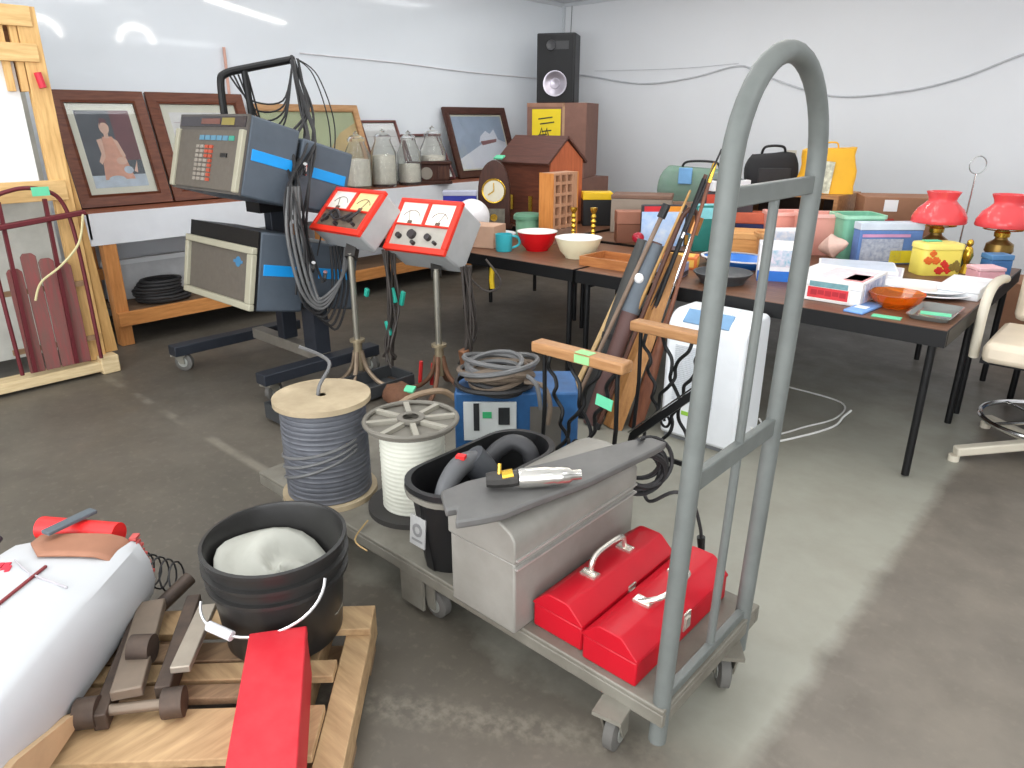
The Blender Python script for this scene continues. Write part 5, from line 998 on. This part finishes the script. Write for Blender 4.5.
# floral tin
r = thing('floral_tin', 'yellow tin painted with orange and red flowers below the left red lamp', 'tin', (-.93, 4.66, TZ), CW, local=True)
fy = M('tin_yellow', (232, 214, 96), .4, 0, .05)
MB().loft([[Vector((px, py, z)) for px, py in rrect(0, 0, .118 * k, .075 * k, .035)] for k, z in ((.98, 0), (1, .01), (1, .14), (.98, .145))]).build('tin_body', fy, r, smooth=40)
MB().loft([[Vector((px, py, z)) for px, py in rrect(0, 0, .122 * k, .079 * k, .035)] for k, z in ((1, .147), (1, .168), (.96, .176), (.4, .18))]).build('lid', M('tin_lid_yellow', (238, 224, 120), .4, 0, .05), r, smooth=40)
m = MB(); rq = random.Random(4)
for i in range(14):
    x_, z_ = -.09 + .18 * ((i * 5) % 14) / 13, .025 + .055 * rq.random() + .05 * (i % 3 == 0); m.mi = i % 3
    for q in range(4): m.sph((x_ + .011 * math.cos(q * 1.57), -.076, z_ + .011 * math.sin(q * 1.57)), (.011, .003, .011), 7, 5)
m.build('painted_flowers', [M('flower_orange', (226, 110, 40), .5), M('flower_red', (206, 50, 40), .5), M('flower_leaf', (130, 110, 50), .5)], r)
MB().box((-.03, .02, .184), (.09, .05, .004)).build('price_tag', mint, r)
r = thing('figurine', 'small gilt figurine standing between floral tin and right red lamp', 'figurine', (-.80, 4.80, TZ))
MB().lathe([(0, TZ), (.04, TZ), (.03, TZ + .02), (.015, TZ + .05), (.03, TZ + .10), (.02, TZ + .14), (.012, TZ + .15), (0, TZ + .151)], (-.80, 4.80, 0), 14).build('base', brass, r); MB().sph((-.80, 4.80, TZ + .17), (.018, .018, .022), 12, 8).build('finial', brass, r)
# lamps
def oil_lamp(x, y, lab):
    r = thing('table_lamp', lab, 'lamp', (x, y, TZ), group='red-shaded brass lamps'); z = TZ
    MB().lathe([(0, z), (.075, z), (.08, z + .012), (.05, z + .03), (.03, z + .05), (.05, z + .075), (.075, z + .11), (.07, z + .15), (.035, z + .175), (.03, z + .19), (0, z + .19)], (x, y, 0), 24).build('font', M('aged_brass', (140, 112, 60), .35, .8, .15), r)
    MB().lathe([(0, z + .191), (.04, z + .191), (.042, z + .215), (.03, z + .23), (0, z + .23)], (x, y, 0), 18).build('burner', brass, r)
    MB().tube([(x + .10 * math.cos(i * .42), y + .10 * math.sin(i * .42), z + .235) for i in range(15)], .004, 6, True).tube([(x - .1, y, z + .235), (x + .1, y, z + .235)], .004, 6).build('shade_ring', brass, r)
    MB().lathe([(.148, z + .25), (.152, z + .257), (.148, z + .285), (.125, z + .33), (.092, z + .36), (.076, z + .378), (.078, z + .395), (.094, z + .43), (.091, z + .43), (.074, z + .395), (.071, z + .378), (.087, z + .356), (.12, z + .326), (.142, z + .284), (.145, z + .256), (.148, z + .25)], (x, y, 0), 36).build('shade', M('red_glass_shade', (240, 84, 88), .16, 0, .04, 5, trans=.15), r, smooth=60)
    MB().lathe([(.03, z + .231), (.036, z + .28), (.028, z + .33), (.025, z + .42), (.022, z + .42), (.024, z + .33), (.032, z + .28), (.027, z + .231)], (x, y, 0), 18).build('chimney', glass, r)
oil_lamp(-1.02, 4.98, 'brass lamp with a flared red glass shade, left one above the floral tin')
oil_lamp(-.69, 5.03, 'brass lamp with a flared red glass shade, right one nearest the beige chair')
r = thing('wire_stand', 'tall thin wire stand with a ring on top between the red lamps', 'stand', (-1.0, 5.62, TZ))
MB().lathe([(0, TZ), (.07, TZ), (.07, TZ + .01), (.01, TZ + .02), (0, TZ + .02)], (-1.0, 5.62, 0), 20).build('base', chrome, r); MB().cyl((-1.0, 5.62, TZ + .02), (-.99, 5.62, TZ + .50), .006, n=8).build('rod', chrome, r); MB().torus((-.99, 5.62, TZ + .555), .055, .004, 26, 6, ax=(.67, -.74, 0)).build('ring', chrome, r)
cbox('brown_carton', 'brown carton with a white label in the far row below the yellow bag', 'box', -1.42, 5.62, TZ, .50, .32, .335, CW - .25, kraft, None, (('white_label', 'f', .25, .42, .72, .95, paper), ('red_print', 'f', .22, .40, .45, .58, M('red_carton_print', (176, 60, 52), .6))))
# yellow bag on chest
r = thing('shopping_bag', 'yellow bag with white printed paper standing on the open chest', 'bag', (-1.92, 5.56, TZ + .326), CW - .1, local=True)
m = MB(); ybm = M('yellow_bag', (236, 178, 44), .5, 0, .08, 6)
RB = []
for k in range(7):
    q = k / 6; RB.append([Vector((px * (1 - .1 * q) + .01 * math.sin(9 * q + px * 20), py * (1 - .35 * q), q * .31 + .012 * math.sin(px * 40) * q)) for px, py in rrect(0, 0, .19, .10, .03, 4)])
m.loft(RB).build('bag_body', ybm, r, smooth=60)
m = MB(); m.box((-.07, -.107, .12), (.16, .004, .22), rx=-.08, ry=.1); m.build('paper_sheet', M('bag_paper', (226, 226, 204), .6, 0, .1, 30, c2=(150, 150, 130)), r)
MB().tube(curve_pts([(-.06, -.03, .30), (-.05, -.04, .345), (.03, -.04, .35), (.05, -.03, .30)], 5), .006, 6).build('handle', ybm, r)
# white shaving: small things on chest and floor row
cbox('cream_tin', 'cream tin standing on the open chest left of the yellow bag', 'tin', -2.14, 5.42, TZ + .326, .16, .12, .08, CW, M('cream_paint', (226, 216, 170), .5, 0, .05), M('red_tin_lid', (180, 50, 60), .5), lidz=.3)
cbox('long_carton', 'long flat brown carton in the far row under the green bag', 'box', -3.05, 5.62, TZ, .95, .30, .19, 0.25, M('faded_kraft', (160, 130, 112), .75, 0, .08), None, (('tape', 't', 0, 1, .4, .55, M('tape_tan', (180, 150, 120), .5)),))
def softbag(name, lab, x, y, z, sx, sy, sz, yaw, mm, parts):
    r = thing(name, lab, 'bag', (x, y, z), yaw, local=True); RB = []
    for k in range(8):
        q = k / 7; s_ = (.9 + .4 * q * (1 - q)) * (1 - .18 * q ** 4)
        RB.append([Vector((px * s_ * (1 + .03 * math.sin(5 * q + px * 12)), py * s_, q * sz + .015 * math.sin(px * 14) * q)) for px, py in rrect(0, 0, sx / 2, sy / 2, .06, 4)])
    MB().loft(RB).build('bag_body', mm, r, smooth=70)
    for nm, bxs, m_ in parts: MB().bx(*bxs).build(nm, m_, r, bevel=.006)
    MB().tube(curve_pts([(-sx * .22, 0, sz - .01), (-sx * .16, -.02, sz + .05), (sx * .16, -.02, sz + .05), (sx * .22, 0, sz - .01)], 6), .010, 7).build('handle', black_pl, r)
    return r
softbag('duffel_bag', 'faded green patterned bag on the long flat carton by the back wall', -2.98, 5.66, TZ + .192, .70, .26, .26, CW - .35, M('faded_green_canvas', (96, 124, 108), .8, 0, .2, 9, c2=(120, 140, 130)), (('blue_patch', (-.16, -.05, -.152, -.138, .14, .27), M('sky_blue_patch', (110, 160, 206), .6)), ('grey_panel', (.10, .26, -.150, -.136, .05, .24), M('grey_green_panel', (134, 146, 140), .7, 0, .1))))
softbag('duffel_bag', 'black bag right of the faded green bag by the back wall', -2.36, 5.62, TZ + .327, .40, .20, .26, CW - .1, M('black_canvas', (34, 34, 36), .8, 0, .15), (('pocket', (-.12, .12, -.112, -.098, .05, .16), M('black_pocket', (44, 44, 46), .7)),))
# hardware behind the lamps
cbox('grey_tin', 'grey metal box behind the right red lamp', 'box', -.70, 5.40, TZ, .32, .2, .30, CW, M('dull_grey_tin', (138, 138, 130), .5, .2, .1), M('dull_red_lid', (150, 90, 84), .5), lidz=.12, ) if False else None
cbox('green_tin', 'dark green box beneath the red lamps, behind the floral tin', 'box', -.93, 4.92, TZ, .15, .16, .12, CW, M('dark_green_tin', (74, 88, 72), .5, 0, .2, 10), M('dark_green_lid', (86, 100, 84), .5), lidz=.3)
cbox('blue_tin', 'small blue tin beside the pink box near the table right end', 'tin', -.66, 4.84, TZ, .12, .10, .12, CW, M('medium_blue_tin', (70, 120, 176), .4), M('blue_tin_lid', (90, 140, 190), .4))
cbox('pink_carton', 'pink paper box near the right end of the second table', 'box', -.67, 4.62, TZ, .14, .12, .08, CW, M('soft_pink', (226, 170, 180), .6), M('soft_pink_lid', (236, 190, 196), .6))
cbox('white_carton', 'flat white box at the right end of the front table', 'box', -.68, 4.20, TZ, .18, .34, .06, 0, M('plain_white_box', (224, 226, 228), .5), M('plain_white_lid', (232, 234, 236), .5), lidz=.4)
# ------------------------------------------------------------------ right edge: chair and things near it
beige = M('beige_vinyl', (222, 208, 186), .45, 0, .05); beigep = M('beige_paint', (208, 200, 182), .4, 0, .05)
r = thing('salon_chair', 'beige vinyl armchair with a chrome foot ring at the right edge of the picture', 'chair', (-.20, 4.02, 0))
MB().bx(-.49, .10, 3.76, 4.26, .50, .60).build('seat', beige, r, bevel=.03)
MB().bx(-.46, .08, 4.27, 4.37, .60, 1.12).build('backrest', beige, r, bevel=.035)
for x in (-.53, .14):
    MB().tube(curve_pts([(x, 4.30, .80), (x, 4.20, .815), (x, 4.06, .825), (x, 3.95, .82), (x, 3.87, .78), (x, 3.84, .70), (x, 3.84, .58), (x, 3.86, .50)], 7), .022, 12).build('armrest', beigep, r)
MB().cyl((-.2, 4.02, .10), (-.2, 4.02, .5), .03).build('column', chrome, r)
MB().bx(-.5, .1, 3.85, 4.2, .475, .50).build('seat_plate', black_metal, r)
ft = MB(); ft.torus((-.2, 4.02, .20), .27, .012, 40, 8); ft.build('foot_ring', chrome, r)
for k in range(4): MB().tube([(-.2, 4.02, .20), (-.2 + .27 * math.cos(k * 1.571 + .8), 4.02 + .27 * math.sin(k * 1.571 + .8), .20)], .008, 7).build('ring_spoke', chrome, r)
for k in range(4):
    a = 3.87 + k * 1.5708; MB().beam((-.2, 4.02, .09), (-.2 + .40 * math.cos(a), 4.02 + .40 * math.sin(a), .05), .05, .045).build('base_leg', beigep, r, bevel=.008)
    MB().cyl((-.2 + .40 * math.cos(a), 4.02 + .40 * math.sin(a), 0), (-.2 + .40 * math.cos(a), 4.02 + .40 * math.sin(a), .03), .025, n=12).build('glide', beigep, r)
cbox('blue_crate', 'dark blue box on the floor behind the beige chair', 'box', -.17, 4.58, 0, .30, .26, .40, .2, M('navy_blue_box', (52, 84, 120), .6, 0, .1), M('navy_blue_lid', (60, 94, 132), .6), lidz=.15)
cbox('carton', 'brown carton with a white paper on the floor below the right edge table', 'box', -.35, 6.2, 0, .75, .4, .48, 0, kraft, None, (('white_paper', 'f', .2, .45, .5, .95, paper),))
# ------------------------------------------------------------------ wall cables and outlet
tag(MB().tube(curve_pts([(-5.95, 7.585, 2.04), (-5.68, 7.585, 2.06), (-4.85, 7.585, 1.94), (-4.2, 7.585, 1.98), (-3.67, 7.585, 2.075), (-3.4, 7.585, 1.98), (-2.7, 7.585, 1.77), (-2.07, 7.585, 1.79), (-1.6, 7.585, 1.89), (-1.1, 7.585, 2.08), (-.4, 7.585, 2.2)], 8), .009, 6).tube(curve_pts([(-5.5, 7.588, 2.10), (-4.4, 7.588, 2.08), (-3.67, 7.588, 2.10)], 6), .003, 5).build('wall_cable', M('grey_wall_cable', (196, 198, 202), .5), None, (-3.67, 7.585, 2.07)), 'drooping grey cable pinned along the back wall', 'cable')
tag(MB().tube(curve_pts([(-5.988, 3.87, 2.10), (-5.988, 4.99, 2.077), (-5.988, 5.96, 2.037), (-5.988, 7.45, 2.01)], 8), .006, 6).build('wall_cable', M('pale_wall_cable', (220, 218, 222), .5), None, (-5.988, 5, 2.07)), 'thin pale cable running along the left wall above the framed pictures', 'cable')
r = thing('wall_outlet', 'small beige electrical outlet on the back wall seen inside the handle arch', 'outlet', (-3.0, 7.59, 1.18))
MB().bx(-3.05, -2.95, 7.585, 7.60, 1.11, 1.26).build('cover_plate', M('outlet_beige', (206, 200, 184), .5), r, bevel=.003)
for z_ in (1.15, 1.22): MB().bx(-3.02, -2.98, 7.578, 7.586, z_ - .018, z_ + .018).build('socket', M('socket_tan', (176, 162, 130), .5), r)
